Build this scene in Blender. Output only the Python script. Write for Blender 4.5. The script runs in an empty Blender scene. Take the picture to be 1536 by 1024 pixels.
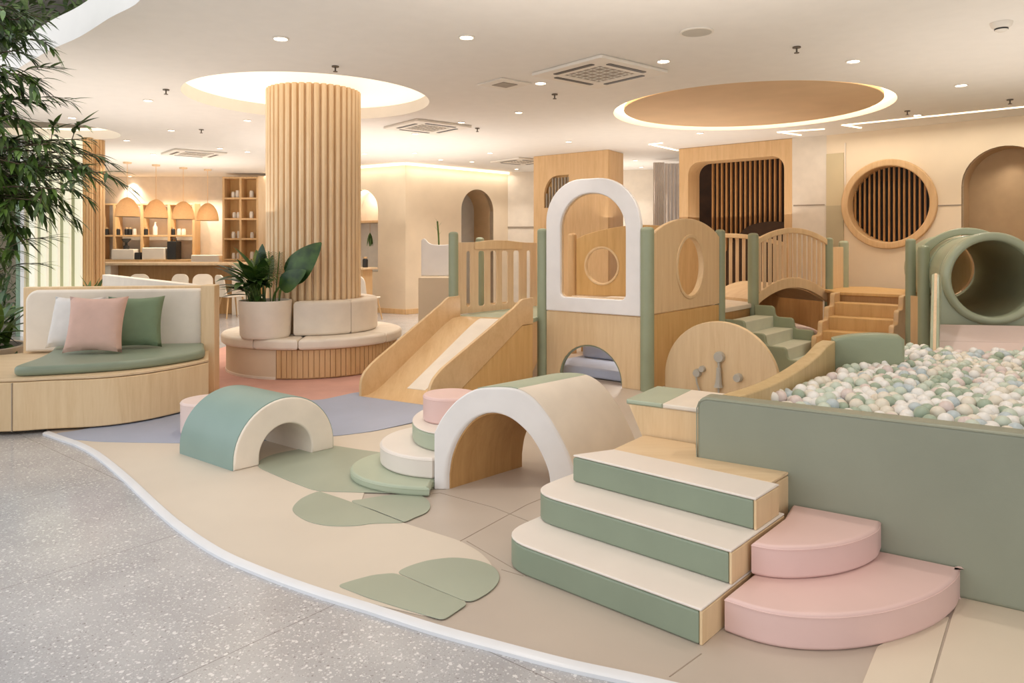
import bpy, math, random
from mathutils import Vector, noise
from mathutils.geometry import tessellate_polygon
random.seed(7)
PI = math.pi
V = Vector
# ---------------------------------------------------------------- measuring helpers (photo pixel -> metres)
F, HY, EYE, CZ = 1100.0, 365.0, 1.52, 3.25
def G(px, py, z=0.0):
    d = F * (EYE - z) / (py - HY)
    return V(((px - 768) / F * d, d, z))
def D(px, py, d):
    return V(((px - 768) / F * d, d, EYE - (py - HY) * d / F))
X, Y, Z = V((1, 0, 0)), V((0, 1, 0)), V((0, 0, 1))
COL = bpy.context.scene.collection
# ---------------------------------------------------------------- materials
def lin(c):
    return tuple(((v / 255) / 12.92 if v / 255 <= .04045 else ((v / 255 + .055) / 1.055) ** 2.4) for v in c) + (1,)
def newmat(name):
    m = bpy.data.materials.new(name); m.use_nodes = True
    nt = m.node_tree
    return m, nt, nt.nodes['Principled BSDF']
def N(nt, t, **k):
    n = nt.nodes.new(t)
    for a, b in k.items():
        if a in n.inputs: n.inputs[a].default_value = b
        else: setattr(n, a, b)
    return n
def mapping(nt, scale, rot=(0, 0, 0)):
    tc = N(nt, 'ShaderNodeTexCoord'); mp = N(nt, 'ShaderNodeMapping')
    mp.inputs['Scale'].default_value = scale; mp.inputs['Rotation'].default_value = rot
    nt.links.new(tc.outputs['Object'], mp.inputs['Vector'])
    return mp.outputs['Vector']
def ramp(nt, fac, stops):
    r = N(nt, 'ShaderNodeValToRGB')
    cr = r.color_ramp
    cr.elements[0].position, cr.elements[0].color = stops[0]
    cr.elements[1].position, cr.elements[1].color = stops[-1]
    for p, c in stops[1:-1]:
        e = cr.elements.new(p); e.color = c
    nt.links.new(fac, r.inputs['Fac'])
    return r.outputs['Color']
def plain(name, c, rough=.5, var=.04, scale=6, bump=.0, bscale=200, metal=0, spec=.5):
    m, nt, p = newmat(name)
    v = mapping(nt, (scale,) * 3)
    n = N(nt, 'ShaderNodeTexNoise', Scale=1.0, Detail=3.0)
    nt.links.new(v, n.inputs['Vector'])
    l = lin(c)
    a = tuple(max(0, x * (1 - var * 2)) for x in l[:3]) + (1,)
    b = tuple(min(1, x * (1 + var)) for x in l[:3]) + (1,)
    nt.links.new(ramp(nt, n.outputs['Fac'], [(.3, a), (.7, b)]), p.inputs['Base Color'])
    p.inputs['Roughness'].default_value = rough; p.inputs['Metallic'].default_value = metal
    p.inputs['Specular IOR Level'].default_value = spec
    if bump:
        v2 = mapping(nt, (bscale,) * 3)
        n2 = N(nt, 'ShaderNodeTexNoise', Scale=1.0, Detail=2.0)
        nt.links.new(v2, n2.inputs['Vector'])
        bp = N(nt, 'ShaderNodeBump', Strength=bump, Distance=.01)
        nt.links.new(n2.outputs['Fac'], bp.inputs['Height']); nt.links.new(bp.outputs['Normal'], p.inputs['Normal'])
    return m
def wood(name, c1, c2, rough=.42, scale=(14, 14, 1.1), rot=(0, 0, 0)):
    m, nt, p = newmat(name)
    v = mapping(nt, scale, rot)
    n = N(nt, 'ShaderNodeTexNoise', Scale=1.0, Detail=5.0, Roughness=.6, Distortion=.6)
    nt.links.new(v, n.inputs['Vector'])
    v2 = mapping(nt, tuple(s * 7 for s in scale), rot)
    n2 = N(nt, 'ShaderNodeTexNoise', Scale=1.0, Detail=2.0)
    nt.links.new(v2, n2.inputs['Vector'])
    mx = N(nt, 'ShaderNodeMath', operation='MULTIPLY_ADD')
    mx.inputs[1].default_value = .3
    nt.links.new(n2.outputs['Fac'], mx.inputs[0]); nt.links.new(n.outputs['Fac'], mx.inputs[2])
    nt.links.new(ramp(nt, mx.outputs[0], [(.42, lin(c2)), (.6, lin(tuple((a + b) / 2 for a, b in zip(c1, c2)))), (.85, lin(c1))]), p.inputs['Base Color'])
    p.inputs['Roughness'].default_value = rough
    return m
def emit(name, c, s):
    m, nt, p = newmat(name)
    p.inputs['Base Color'].default_value = lin(c)
    p.inputs['Emission Color'].default_value = lin(c); p.inputs['Emission Strength'].default_value = s
    return m
def leafmat(name, c1, c2, rough=.4):
    m, nt, p = newmat(name)
    v = mapping(nt, (7, 7, 7))
    n = N(nt, 'ShaderNodeTexNoise', Scale=1.0, Detail=2.0)
    nt.links.new(v, n.inputs['Vector'])
    nt.links.new(ramp(nt, n.outputs['Fac'], [(.35, lin(c1)), (.65, lin(c2))]), p.inputs['Base Color'])
    p.inputs['Roughness'].default_value = rough
    return m
def terrazzo():
    m, nt, p = newmat('terrazzo')
    base = lin((178, 176, 176))
    cur = None
    def chips(scale, size, seed, col, prev):
        v = mapping(nt, (scale, scale, scale), (0, 0, seed))
        wob = N(nt, 'ShaderNodeTexNoise', Scale=2.2, Detail=1.0)
        nt.links.new(v, wob.inputs['Vector'])
        add = N(nt, 'ShaderNodeVectorMath', operation='MULTIPLY_ADD')
        nt.links.new(wob.outputs['Color'], add.inputs[0]); add.inputs[1].default_value = (.5, .5, .5)
        nt.links.new(v, add.inputs[2])
        vo = N(nt, 'ShaderNodeTexVoronoi', Scale=1.0, Randomness=1.0)
        nt.links.new(add.outputs[0], vo.inputs['Vector'])
        sep = N(nt, 'ShaderNodeSeparateColor')
        nt.links.new(vo.outputs['Color'], sep.inputs[0])
        th = N(nt, 'ShaderNodeMath', operation='MULTIPLY'); th.inputs[1].default_value = size
        nt.links.new(sep.outputs[0], th.inputs[0])
        lt = N(nt, 'ShaderNodeMath', operation='LESS_THAN')
        nt.links.new(vo.outputs['Distance'], lt.inputs[0]); nt.links.new(th.outputs[0], lt.inputs[1])
        mx = N(nt, 'ShaderNodeMix', data_type='RGBA')
        nt.links.new(lt.outputs[0], mx.inputs['Factor'])
        if prev is None: mx.inputs['A'].default_value = base
        else: nt.links.new(prev, mx.inputs['A'])
        mx.inputs['B'].default_value = lin(col)
        return mx.outputs['Result']
    v0 = mapping(nt, (3, 3, 3))
    n0 = N(nt, 'ShaderNodeTexNoise', Scale=1.0, Detail=4.0)
    nt.links.new(v0, n0.inputs['Vector'])
    cur = ramp(nt, n0.outputs['Fac'], [(.3, lin((168, 166, 167))), (.7, lin((184, 182, 182)))])
    cur = chips(110, .34, .3, (158, 154, 152), cur)
    cur = chips(95, .36, 1.1, (200, 198, 197), cur)
    cur = chips(58, .38, .7, (208, 206, 205), cur)
    cur = chips(34, .30, 2.0, (218, 216, 214), cur)
    cur = chips(44, .22, 2.6, (146, 142, 140), cur)
    vb = mapping(nt, (1, 1, 1), (0, 0, math.radians(39)))
    br = N(nt, 'ShaderNodeTexBrick', Scale=1.0)
    br.offset = 0; br.inputs['Brick Width'].default_value = 1.25; br.inputs['Row Height'].default_value = 1.25
    br.inputs['Mortar Size'].default_value = .0025; br.inputs['Mortar Smooth'].default_value = 0
    br.inputs['Color1'].default_value = (1, 1, 1, 1); br.inputs['Color2'].default_value = (1, 1, 1, 1); br.inputs['Mortar'].default_value = (.62, .6, .58, 1)
    nt.links.new(vb, br.inputs['Vector'])
    mu = N(nt, 'ShaderNodeMix', data_type='RGBA', blend_type='MULTIPLY'); mu.inputs['Factor'].default_value = 1
    nt.links.new(cur, mu.inputs['A']); nt.links.new(br.outputs['Color'], mu.inputs['B'])
    nt.links.new(mu.outputs['Result'], p.inputs['Base Color'])
    p.inputs['Roughness'].default_value = .15
    return m
ANG = math.radians(39.6)
M = {}
M['terrazzo'] = terrazzo()
M['ceiling'] = plain('ceiling_paint', (236, 231, 224), .9, .01)
M['wall'] = plain('wall_paint', (226, 206, 178), .8, .03, 2, .05, 60)
M['wall_warm'] = plain('wall_warm', (238, 218, 188), .75, .03, 1.5, .05, 60)
M['wall_pale'] = plain('wall_pale', (228, 216, 200), .85, .03)
M['plaster_tan'] = plain('plaster_tan', (196, 164, 124), .7, .03)
M['disc_tan'] = plain('disc_tan', (216, 184, 146), .8, .03, 2)
M['wood'] = wood('birch_ply', (234, 205, 163), (220, 187, 142))
M['wood_h'] = wood('birch_ply_lengthwise', (228, 200, 162), (214, 182, 140), .4, (1.2, 12, 12), (0, 0, ANG))
M['wood_b'] = wood('birch_ply_slide', (226, 192, 146), (212, 174, 126), .3, (12, 1.2, 5), (0, 0, math.radians(39)))
M['wood_dark'] = wood('honey_ply', (222, 182, 122), (206, 162, 100), .45)
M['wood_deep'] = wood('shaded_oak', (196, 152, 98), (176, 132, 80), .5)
M['oak'] = wood('oak', (222, 184, 136), (206, 166, 116), .5, (22, 22, 1.6))
M['oak_pale'] = wood('pale_oak', (230, 202, 166), (216, 184, 144), .5, (22, 22, 1.6))
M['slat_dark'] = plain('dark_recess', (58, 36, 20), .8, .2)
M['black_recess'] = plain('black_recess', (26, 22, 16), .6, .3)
M['cream'] = plain('cream_vinyl', (238, 225, 208), .45, .03, 5, .05, 260)
M['white_vinyl'] = plain('white_vinyl', (244, 240, 238), .42, .02, 5, .05, 260)
M['sage'] = plain('sage_vinyl', (137, 148, 127), .42, .03, 3, .05, 260)
M['sage_pit'] = plain('sage_pit_vinyl', (146, 149, 130), .42, .04, 2, .05, 260)
M['sage_pale'] = plain('pale_sage_vinyl', (176, 184, 160), .45, .03, 3, .05, 260)
M['sage_teal'] = plain('teal_sage_vinyl', (138, 160, 150), .42, .04, 2, .05, 260)
M['sage_post'] = plain('sage_post', (156, 164, 136), .38, .04, 4, .05, 120)
M['tube_sage'] = plain('tube_sage', (170, 177, 150), .3, .04, 3)
M['pink'] = plain('pink_vinyl', (226, 192, 184), .45, .02, 3, .05, 260)
M['pink_pale'] = plain('pale_pink_vinyl', (232, 210, 202), .45, .02, 3, .05, 260)
M['blue'] = plain('blue_vinyl', (190, 200, 224), .5, .04, 3, .1, 200)
M['mat_beige'] = plain('mat_beige', (214, 200, 182), .5, .03, 1.2, .04, 180)
M['mat_cream'] = plain('mat_cream', (222, 206, 184), .5, .03, 1.2, .04, 180)
M['mat_taupe'] = plain('mat_taupe', (190, 175, 160), .42, .05, 1.2, .04, 180)
M['mat_sage'] = plain('mat_sage', (163, 168, 148), .42, .05, 1.5, .04, 180)
M['mat_blue'] = plain('mat_blue', (164, 171, 190), .45, .04, 1.5, .04, 180)
M['carpet'] = plain('carpet_terracotta', (212, 162, 146), .9, .06, 2, .4, 300)
M['metal_white'] = plain('white_trim', (226, 226, 228), .3, .02, 4)
M['grey_plastic'] = plain('grey_plastic', (190, 184, 172), .5, .03)
M['grille'] = plain('grille_grey', (158, 146, 130), .6, .05)
M['white_plastic'] = plain('white_plastic', (232, 224, 212), .5, .02)
M['dark_plastic'] = plain('dark_plastic', (44, 42, 40), .45, .1)
M['sprink'] = plain('sprinkler_metal', (110, 100, 88), .4, .1, metal=.6)
M['lamp'] = emit('lamp_glow', (255, 240, 214), 14)
M['cove'] = emit('cove_glow', (255, 242, 220), .8)
M['led'] = emit('led_glow', (255, 232, 196), 3)
M['bulb'] = emit('bulb_glow', (255, 220, 160), 14)
M['fin'] = emit('light_fin', (238, 236, 216), .30)
M['finglow'] = emit('fin_uplight', (255, 236, 200), 22)
M['concrete'] = plain('stone_planter', (176, 160, 140), .8, .08, 6, .2, 60)
M['soil'] = plain('soil', (52, 40, 28), .95, .3, 20)
M['leaf_dark'] = leafmat('leaf_dark', (30, 58, 20), (66, 96, 38))
M['leaf_mid'] = leafmat('leaf_mid', (58, 88, 30), (104, 130, 54))
M['leaf_light'] = leafmat('leaf_light', (92, 122, 60), (136, 158, 92))
M['leaf_tree'] = leafmat('leaf_tree', (36, 54, 16), (80, 100, 38), .5)
M['leaf_wall'] = leafmat('leaf_wall', (70, 92, 48), (130, 146, 92), .6)
M['bark'] = plain('bark', (92, 74, 54), .9, .15, 10, .3, 40)
M['slat'] = wood('slat_wood', (190, 140, 84), (160, 112, 62), .5, (22, 22, 1.6))
M['rattan'] = wood('rattan', (224, 180, 124), (194, 146, 92), .6, (60, 60, 60))
M['pillow_white'] = plain('linen_white', (226, 220, 214), .9, .03, 8, .3, 400)
M['pillow_pink'] = plain('linen_pink', (222, 184, 168), .9, .03, 8, .3, 400)
M['pillow_green'] = plain('linen_green', (124, 142, 112), .9, .04, 8, .3, 400)
M['glass_dark'] = plain('bottle_glass', (46, 58, 40), .15, .1)
M['curtain'] = plain('curtain_fabric', (230, 219, 208), .9, .04, 3)
M['wood_olive'] = wood('olive_ply', (216, 190, 142), (198, 168, 116), .42)
M['sage_light'] = plain('light_sage_vinyl', (212, 214, 194), .5, .03, 4)
M['tread'] = plain('tread_vinyl', (230, 219, 208), .45, .02, 3, .05, 260)
M['slat_pale'] = wood('column_slats', (242, 214, 176), (228, 194, 150), .5, (22, 22, 1.6))
M['recess'] = plain('recess_paint', (212, 186, 152), .85, .02)
M['gap'] = plain('seam_line', (160, 144, 127), .9, .05)  # slightly darker colour of the mat and panel joints
for k, c in dict(ball_white=(246, 243, 238), ball_cream=(236, 228, 212), ball_sage=(168, 184, 164), ball_mint=(208, 218, 202), ball_blue=(196, 208, 212), ball_blush=(228, 212, 206)).items():
    M[k] = plain(k, c, .35, .02)
def rattan_glow():
    m = M['rattan']; nt = m.node_tree
    p = nt.nodes['Principled BSDF']; out = nt.nodes['Material Output']
    tr = N(nt, 'ShaderNodeBsdfTranslucent'); tr.inputs['Color'].default_value = lin((255, 242, 220))
    mx = N(nt, 'ShaderNodeMixShader'); mx.inputs[0].default_value = .28
    nt.links.new(p.outputs[0], mx.inputs[1]); nt.links.new(tr.outputs[0], mx.inputs[2])
    nt.links.new(mx.outputs[0], out.inputs['Surface'])
rattan_glow()
# ---------------------------------------------------------------- 2D outlines
def rrect(u0, v0, u1, v1, r=(0, 0, 0, 0), n=8):
    if not isinstance(r, tuple): r = (r,) * 4
    pts = []
    for (cx, cy, sx, sy, a0, rr) in ((u0, v0, 1, 1, PI, r[0]), (u1, v0, -1, 1, 1.5 * PI, r[1]), (u1, v1, -1, -1, 0, r[2]), (u0, v1, 1, -1, .5 * PI, r[3])):
        if rr <= 1e-6: pts.append((cx, cy))
        else:
            for k in range(n + 1):
                a = a0 + .5 * PI * k / n
                pts.append((cx + sx * rr + rr * math.cos(a), cy + sy * rr + rr * math.sin(a)))
    return pts
def circ(cx, cy, rx, ry=None, n=40, a0=0, a1=2 * PI):
    ry = ry or rx
    full = abs(a1 - a0 - 2 * PI) < 1e-6
    return [(cx + rx * math.cos(a0 + (a1 - a0) * k / (n if full else n - 1)), cy + ry * math.sin(a0 + (a1 - a0) * k / (n if full else n - 1))) for k in range(n)]
def area2(l): return sum(l[i - 1][0] * l[i][1] - l[i][0] * l[i - 1][1] for i in range(len(l))) / 2
def spline(pts, n=6, closed=False):
    out = []
    m = len(pts)
    for i in range(m if closed else m - 1):
        g = lambda k: V(pts[k % m]) if closed else V(pts[max(0, min(m - 1, k))])
        p0, p1, p2, p3 = g(i - 1), g(i), g(i + 1), g(i + 2)
        for k in range(n):
            t = k / n
            out.append(.5 * ((2 * p1) + (p2 - p0) * t + (2 * p0 - 5 * p1 + 4 * p2 - p3) * t * t + (3 * p1 - p0 - 3 * p2 + p3) * t ** 3))
    if not closed: out.append(V(pts[-1]))
    return out
def roundpoly(pts, r, n=4, sharp=()):
    out = []
    m = len(pts)
    for i in range(m):
        p, a, b = V(pts[i]), V(pts[i - 1]), V(pts[(i + 1) % m])
        if i in sharp: out.append(tuple(p)); continue
        da, db = a - p, b - p
        rr = min(r, da.length * .48, db.length * .48)
        q0, q1 = p + da.normalized() * rr, p + db.normalized() * rr
        for k in range(n + 1):
            t = k / n
            out.append(tuple((1 - t) ** 2 * q0 + 2 * t * (1 - t) * p + t * t * q1))
    return out
# ---------------------------------------------------------------- geometry collector
class Geo:
    def __init__(s): s.v, s.f = [], []
    def add(s, vs, fs):
        o = len(s.v); s.v += [V(p) for p in vs]; s.f += [tuple(i + o for i in f) for f in fs]; return s
    def slab(s, loops, o=V((0, 0, 0)), ux=X, uy=Y, w0=0, w1=.1, b=.008, seg=3):
        """flat shape (outline + holes) of thickness w0..w1 with rounded edges"""
        if isinstance(loops[0][0], (int, float)): loops = [loops]
        o = V(o); n = ux.cross(uy)
        L = []
        for k, l in enumerate(loops):
            l = [tuple(p)[:2] for p in l]
            q = [l[0]]
            for p in l[1:]:
                if abs(p[0] - q[-1][0]) + abs(p[1] - q[-1][1]) > 1e-5: q.append(p)
            if abs(q[0][0] - q[-1][0]) + abs(q[0][1] - q[-1][1]) < 1e-5: q.pop()
            if (area2(q) > 0) != (k == 0): q.reverse()
            L.append(q)
        b = min(b, abs(w1 - w0) * .49)
        def inset(q, d):
            if d < 1e-9: return q
            r = []
            m = len(q)
            for i in range(m):
                a, p, c = q[i - 1], q[i], q[(i + 1) % m]
                e1, e2 = V((p[0] - a[0], p[1] - a[1])).normalized(), V((c[0] - p[0], c[1] - p[1])).normalized()
                n1, n2 = V((-e1.y, e1.x)), V((-e2.y, e2.x))
                den = max(.35, 1 + n1.dot(n2))
                mv = (n1 + n2) / den * d
                r.append((p[0] + mv.x, p[1] + mv.y))
            return r
        prof = []
        if b > 1e-6:
            for k in range(seg + 1):
                t = .5 * PI * k / seg
                prof.append((b * (1 - math.sin(t)), w0 + b * (1 - math.cos(t))))
            for k in range(seg + 1):
                t = .5 * PI * k / seg
                prof.append((b * (1 - math.cos(t)), w1 - b * (1 - math.sin(t))))
        else: prof = [(0, w0), (0, w1)]
        caps = {}
        for li, q in enumerate(L):
            m = len(q); base = len(s.v)
            for (d, w) in prof:
                for p in inset(q, d): s.v.append(o + ux * p[0] + uy * p[1] + n * w)
            for r in range(len(prof) - 1):
                for i in range(m):
                    j = (i + 1) % m
                    s.f.append((base + r * m + i, base + r * m + j, base + (r + 1) * m + j, base + (r + 1) * m + i))
            caps[li] = (base, base + (len(prof) - 1) * m, m)
        pl = [[V((p[0], p[1], 0)) for p in inset(q, prof[0][0])] for q in L]
        flat = [p for q in pl for p in q]
        i0 = [caps[k][0] + i for k in range(len(L)) for i in range(caps[k][2])]
        i1 = [caps[k][1] + i for k in range(len(L)) for i in range(caps[k][2])]
        for t in tessellate_polygon(pl):
            a = [flat[i] for i in t]
            ar = (a[1] - a[0]).cross(a[2] - a[0]).z
            if abs(ar) < 1e-12: continue
            t = t if ar > 0 else t[::-1]
            s.f.append(tuple(i1[i] for i in t)); s.f.append(tuple(i0[i] for i in reversed(t)))
        return s
    def prism(s, pts, z0, z1, b=.008, seg=3): return s.slab([[(p[0], p[1]) for p in pts]], V((0, 0, 0)), X, Y, z0, z1, b, seg)
    def box(s, c, size, ang=0, b=.004):
        c = V(c); u, w = V((math.cos(ang), math.sin(ang), 0)), V((-math.sin(ang), math.cos(ang), 0))
        hx, hy = size[0] / 2, size[1] / 2
        return s.slab([[(-hx, -hy), (hx, -hy), (hx, hy), (-hx, hy)]], c, u, w, 0, size[2], b, 2)
    def tube(s, pts, r, n=10, caps=True):
        pts = [V(p) for p in pts]
        rr = r if isinstance(r, (list, tuple)) else [r] * len(pts)
        base = len(s.v); ref = None
        for i, p in enumerate(pts):
            t = (pts[min(i + 1, len(pts) - 1)] - pts[max(i - 1, 0)]).normalized()
            if ref is None: ref = t.orthogonal().normalized()
            ref = (ref - t * ref.dot(t)).normalized(); bb = t.cross(ref)
            for k in range(n):
                a = 2 * PI * k / n
                s.v.append(p + (ref * math.cos(a) + bb * math.sin(a)) * rr[i])
        for i in range(len(pts) - 1):
            for k in range(n):
                j = (k + 1) % n
                s.f.append((base + i * n + k, base + i * n + j, base + (i + 1) * n + j, base + (i + 1) * n + k))
        if caps:
            s.f.append(tuple(base + k for k in reversed(range(n)))); s.f.append(tuple(base + (len(pts) - 1) * n + k for k in range(n)))
        return s
    def lathe(s, prof, c, n=32, axis=Z, a0=0, a1=2 * PI, ux=None):
        c = V(c); ux = ux or (X if axis == Z else axis.orthogonal().normalized()); uy = axis.cross(ux)
        full = abs(a1 - a0 - 2 * PI) < 1e-6
        m = n if full else n + 1; base = len(s.v)
        for (r, h) in prof:
            for k in range(m):
                a = a0 + (a1 - a0) * k / n
                s.v.append(c + (ux * math.cos(a) + uy * math.sin(a)) * r + axis * h)
        for i in range(len(prof) - 1):
            for k in range(n):
                j = (k + 1) % m
                s.f.append((base + i * m + k, base + i * m + j, base + (i + 1) * m + j, base + (i + 1) * m + k))
        if full:
            if prof[0][0] > 1e-6: s.f.append(tuple(base + k for k in reversed(range(m))))
            if prof[-1][0] > 1e-6: s.f.append(tuple(base + (len(prof) - 1) * m + k for k in range(m)))
        return s
    def leaf(s, b, d, L, W, droop=.3, n=5, up=Z, kind=0, fold=.12):
        b = V(b); d = V(d).normalized()
        side = d.cross(up)
        if side.length < 1e-3: side = X.copy()
        side.normalize(); base = len(s.v)
        p = b.copy(); cd = d.copy()
        for i in range(n + 1):
            t = i / n
            w = W * (math.sin(PI * min(1, t ** .75 * .97 + .02)) if kind == 0 else math.sin(PI * min(1, t ** .6 * .98 + .015)) ** .7)
            nn = side.cross(cd).normalized()
            s.v += [p - side * w * .5 + nn * w * fold, p.copy(), p + side * w * .5 + nn * w * fold]
            cd = (cd - up * droop / n).normalized(); p = p + cd * L / n
        for i in range(n):
            o = base + i * 3
            s.f += [(o, o + 1, o + 4, o + 3), (o + 1, o + 2, o + 5, o + 4)]
        return s
# ---------------------------------------------------------------- scene objects
WL = {}
def put(o, wl):
    WL[o.name] = V(wl); return o
def tag(o, label=None, cat=None, group=None, kind=None):
    if label: o['label'] = label
    if cat: o['category'] = cat
    if group: o['group'] = group
    if kind: o['kind'] = kind
    return o
def thing(name, label, cat, loc=(0, 0, 0), group=None, kind=None):
    o = bpy.data.objects.new(name, None); COL.objects.link(o)
    o.empty_display_size = .1; o.location = V(loc)
    put(o, loc); return tag(o, label, cat, group, kind)
def obj(g, name, mat, parent=None, label=None, cat=None, group=None, kind=None, smooth=True, origin=None):
    if parent is not None: o0 = WL[parent.name].copy() if parent.type == 'EMPTY' else WL[parent.name].copy()
    lo = [min(v[i] for v in g.v) for i in range(3)]; hi = [max(v[i] for v in g.v) for i in range(3)]
    org = V(origin) if origin is not None else V(((lo[0] + hi[0]) / 2, (lo[1] + hi[1]) / 2, lo[2]))
    me = bpy.data.meshes.new(name)
    me.from_pydata([tuple(v - org) for v in g.v], [], g.f)
    me.materials.append(M[mat] if isinstance(mat, str) else mat)
    if smooth:
        me.polygons.foreach_set('use_smooth', [True] * len(me.polygons))
        me.set_sharp_from_angle(angle=math.radians(38))
    me.update()
    o = bpy.data.objects.new(name, me); COL.objects.link(o)
    if parent is not None:
        o.parent = parent; o.location = org - o0
    else: o.location = org
    put(o, org)
    if smooth:
        md = o.modifiers.new('normals', 'WEIGHTED_NORMAL'); md.keep_sharp = True
    return tag(o, label, cat, group, kind)
def struct(g, name, mat, parent=None, **k):
    return obj(g, name, mat, parent, kind='structure', **k)
def dup(root, loc, label=None, group=None, rotz=None, scale=None):
    r = root.copy(); COL.objects.link(r); r.location = V(loc)
    if rotz is not None: r.rotation_euler = (0, 0, rotz)
    if scale: r.scale = (scale,) * 3 if not isinstance(scale, tuple) else scale
    if label: r['label'] = label
    if group: r['group'] = group
    for ch in list(root.children):
        c = ch.copy(); COL.objects.link(c); c.parent = r
        for g in list(ch.children):
            d = g.copy(); COL.objects.link(d); d.parent = c
    return r
def unit(a, b):
    d = V((b[0] - a[0], b[1] - a[1], 0)); return d.normalized(), d.length
def v2(p): return V((p[0], p[1], 0))
def lamp(kind, name, loc, energy, color, **k):
    l = bpy.data.lights.new(name, kind); l.energy = energy; l.color = color
    for a, b in k.items(): setattr(l, a, b)
    o = bpy.data.objects.new(name, l); COL.objects.link(o); o.location = V(loc); return o
DLE, WORLD, EXPO, UP, WARM = 50, 1.45, 0.12, 64, (1, .925, .84)
# ================================================================ directions of the play area
A = V((-.77, .638, 0)).normalized(); B = V((.638, .77, 0)).normalized(); R = -A
# ================================================================ SETTING
struct(Geo().add([(-16, -8, 0), (12, -8, 0), (12, 23, 0), (-16, 23, 0)], [(0, 1, 2, 3)]), 'floor', 'terrazzo', smooth=False)
# ceiling slab with round recesses; its curved edge is the balcony edge over the atrium
edge = [(-2.0, -3), (-1.7, -1), (-1.65, 2), (-1.85, 3.5), (-2.2, 4.5), (-2.64, 5.21), (-3.09, 5.63), (-3.62, 6.14), (-4.13, 6.56), (-4.67, 7.05), (-5.6, 7.9), (-7, 8.8), (-10, 9.6), (-15, 9.8)]
eo = [tuple(p) for p in spline(edge, 5)] + [(-15, 22), (11, 22), (11, -3)]
RC1, RR1 = (-2.42, 8.8), 1.42
RC2, RR2 = (3.05, 9.5), 1.72
RC3, RR3 = (-7.1, 11.3), .95
c = struct(Geo().slab([eo, circ(*RC1, RR1, n=72), circ(*RC2, RR2, n=72), circ(*RC3, RR3, n=48)], V((0, 0, CZ)), X, Y, 0, .26, 0), 'ceiling', 'ceiling', smooth=True)
for (cx, cy), rr, i in ((RC1, RR1, 1), (RC3, RR3, 2)):
    struct(Geo().slab(circ(cx, cy, rr + .3, n=64), V((0, 0, CZ + .2)), X, Y, .06, .1, 0), 'ceiling_recess', 'recess')
    struct(Geo().lathe([(rr - .002, .15), (rr - .02, .155), (rr - .02, .185), (rr - .002, .19)], (cx, cy, CZ), 72), 'trim_cove_light', 'cove')
struct(Geo().slab(circ(*RC2, RR2 + .2, n=64), V((0, 0, CZ + .2)), X, Y, .06, .1, 0), 'ceiling_recess', 'ceiling')
struct(Geo().slab(circ(*RC2, 1.585, n=72), V((0, 0, CZ)), X, Y, .03, .2, .01), 'ceiling_disc', 'disc_tan')
struct(Geo().lathe([(1.60, .075), (RR2 - .01, .075), (RR2 - .01, .1), (1.60, .1), (1.60, .075)], (*RC2, CZ), 72), 'trim_ring_light', 'led')
# walls
def wall(name, p0, p1, mat, holes=(), z0=0.0, z1=CZ, th=.12, origin=None):
    u, L = unit(p0, p1)
    return struct(Geo().slab([[(0, z0), (L, z0), (L, z1), (0, z1)]] + list(holes), v2(p0), u, Z, -th, 0, 0), name, mat, smooth=True), u, L
def wall_s(p0, u, px):      # distance along a wall at which photo column px meets it
    k = (px - 768) / F
    return (k * p0[1] - p0[0]) / (u.x - k * u.y)
def archloop(u0, u1, z0, z1, n=20):
    r = (u1 - u0) / 2
    return [(u0, z0), (u1, z0)] + [(u0 + r + r * math.cos(PI * k / n), z1 - r + r * math.sin(PI * k / n)) for k in range(n + 1)]
# left part: from the tall bookshelf to the corner, with a round-topped display niche
W0, W1, W2 = (-6.0, 18.1), (-2.28, 15.7), (-.1, 17.8)
u, L = unit(W0, W1)
s0, s1 = wall_s(W0, u, 520), wall_s(W0, u, 567)
nz0, nz1 = .9, 2.72
wall('wall_left', W0, W1, 'wall', [archloop(s0, s1, nz0, nz1)])
nrm = u.cross(Z)
struct(Geo().slab([archloop(s0 - .03, s1 + .03, nz0 - .03, nz1 + .03)], v2(W0), u, Z, -.5, -.46, 0), 'wall_niche', 'wall_pale')
def reveal(name, lp, o, u, w0, w1, mat):
    g = Geo(); n = len(lp); nn = u.cross(Z)
    vs = [V(o) + u * p[0] + Z * p[1] + nn * w for w in (w0, w1) for p in lp]
    return struct(g.add(vs, [(i, (i + 1) % n, n + (i + 1) % n, n + i) for i in range(n)]), name, mat)
reveal('wall_niche_reveal', archloop(s0, s1, nz0, nz1), v2(W0), u, -.46, 0, 'wall_pale')
NU, NS0, NS1 = u.copy(), s0, s1
# middle part with the arched doorway
u, L = unit(W1, W2)
a0, a1 = wall_s(W1, u, 692), wall_s(W1, u, 740)
wall('wall_middle', W1, W2, 'wall', [archloop(a0, a1, .06, 2.78)])
reveal('door_reveal', archloop(a0, a1, .06, 2.78), v2(W1), u, -.7, 0, 'plaster_tan')
struct(Geo().slab([archloop(a0 - .1, a1 + .3, 0, 2.9)], v2(W1), u, Z, -.76, -.7, 0), 'door_1', 'grey_plastic')
for nm, p0, p1 in (('baseboard_left', W0, W1), ('baseboard_middle', W1, W2)):
    u, L = unit(p0, p1)
    struct(Geo().slab(rrect(0, 0, L, .11), v2(p0), u, Z, .002, .02, .004), nm, 'oak')
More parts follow.
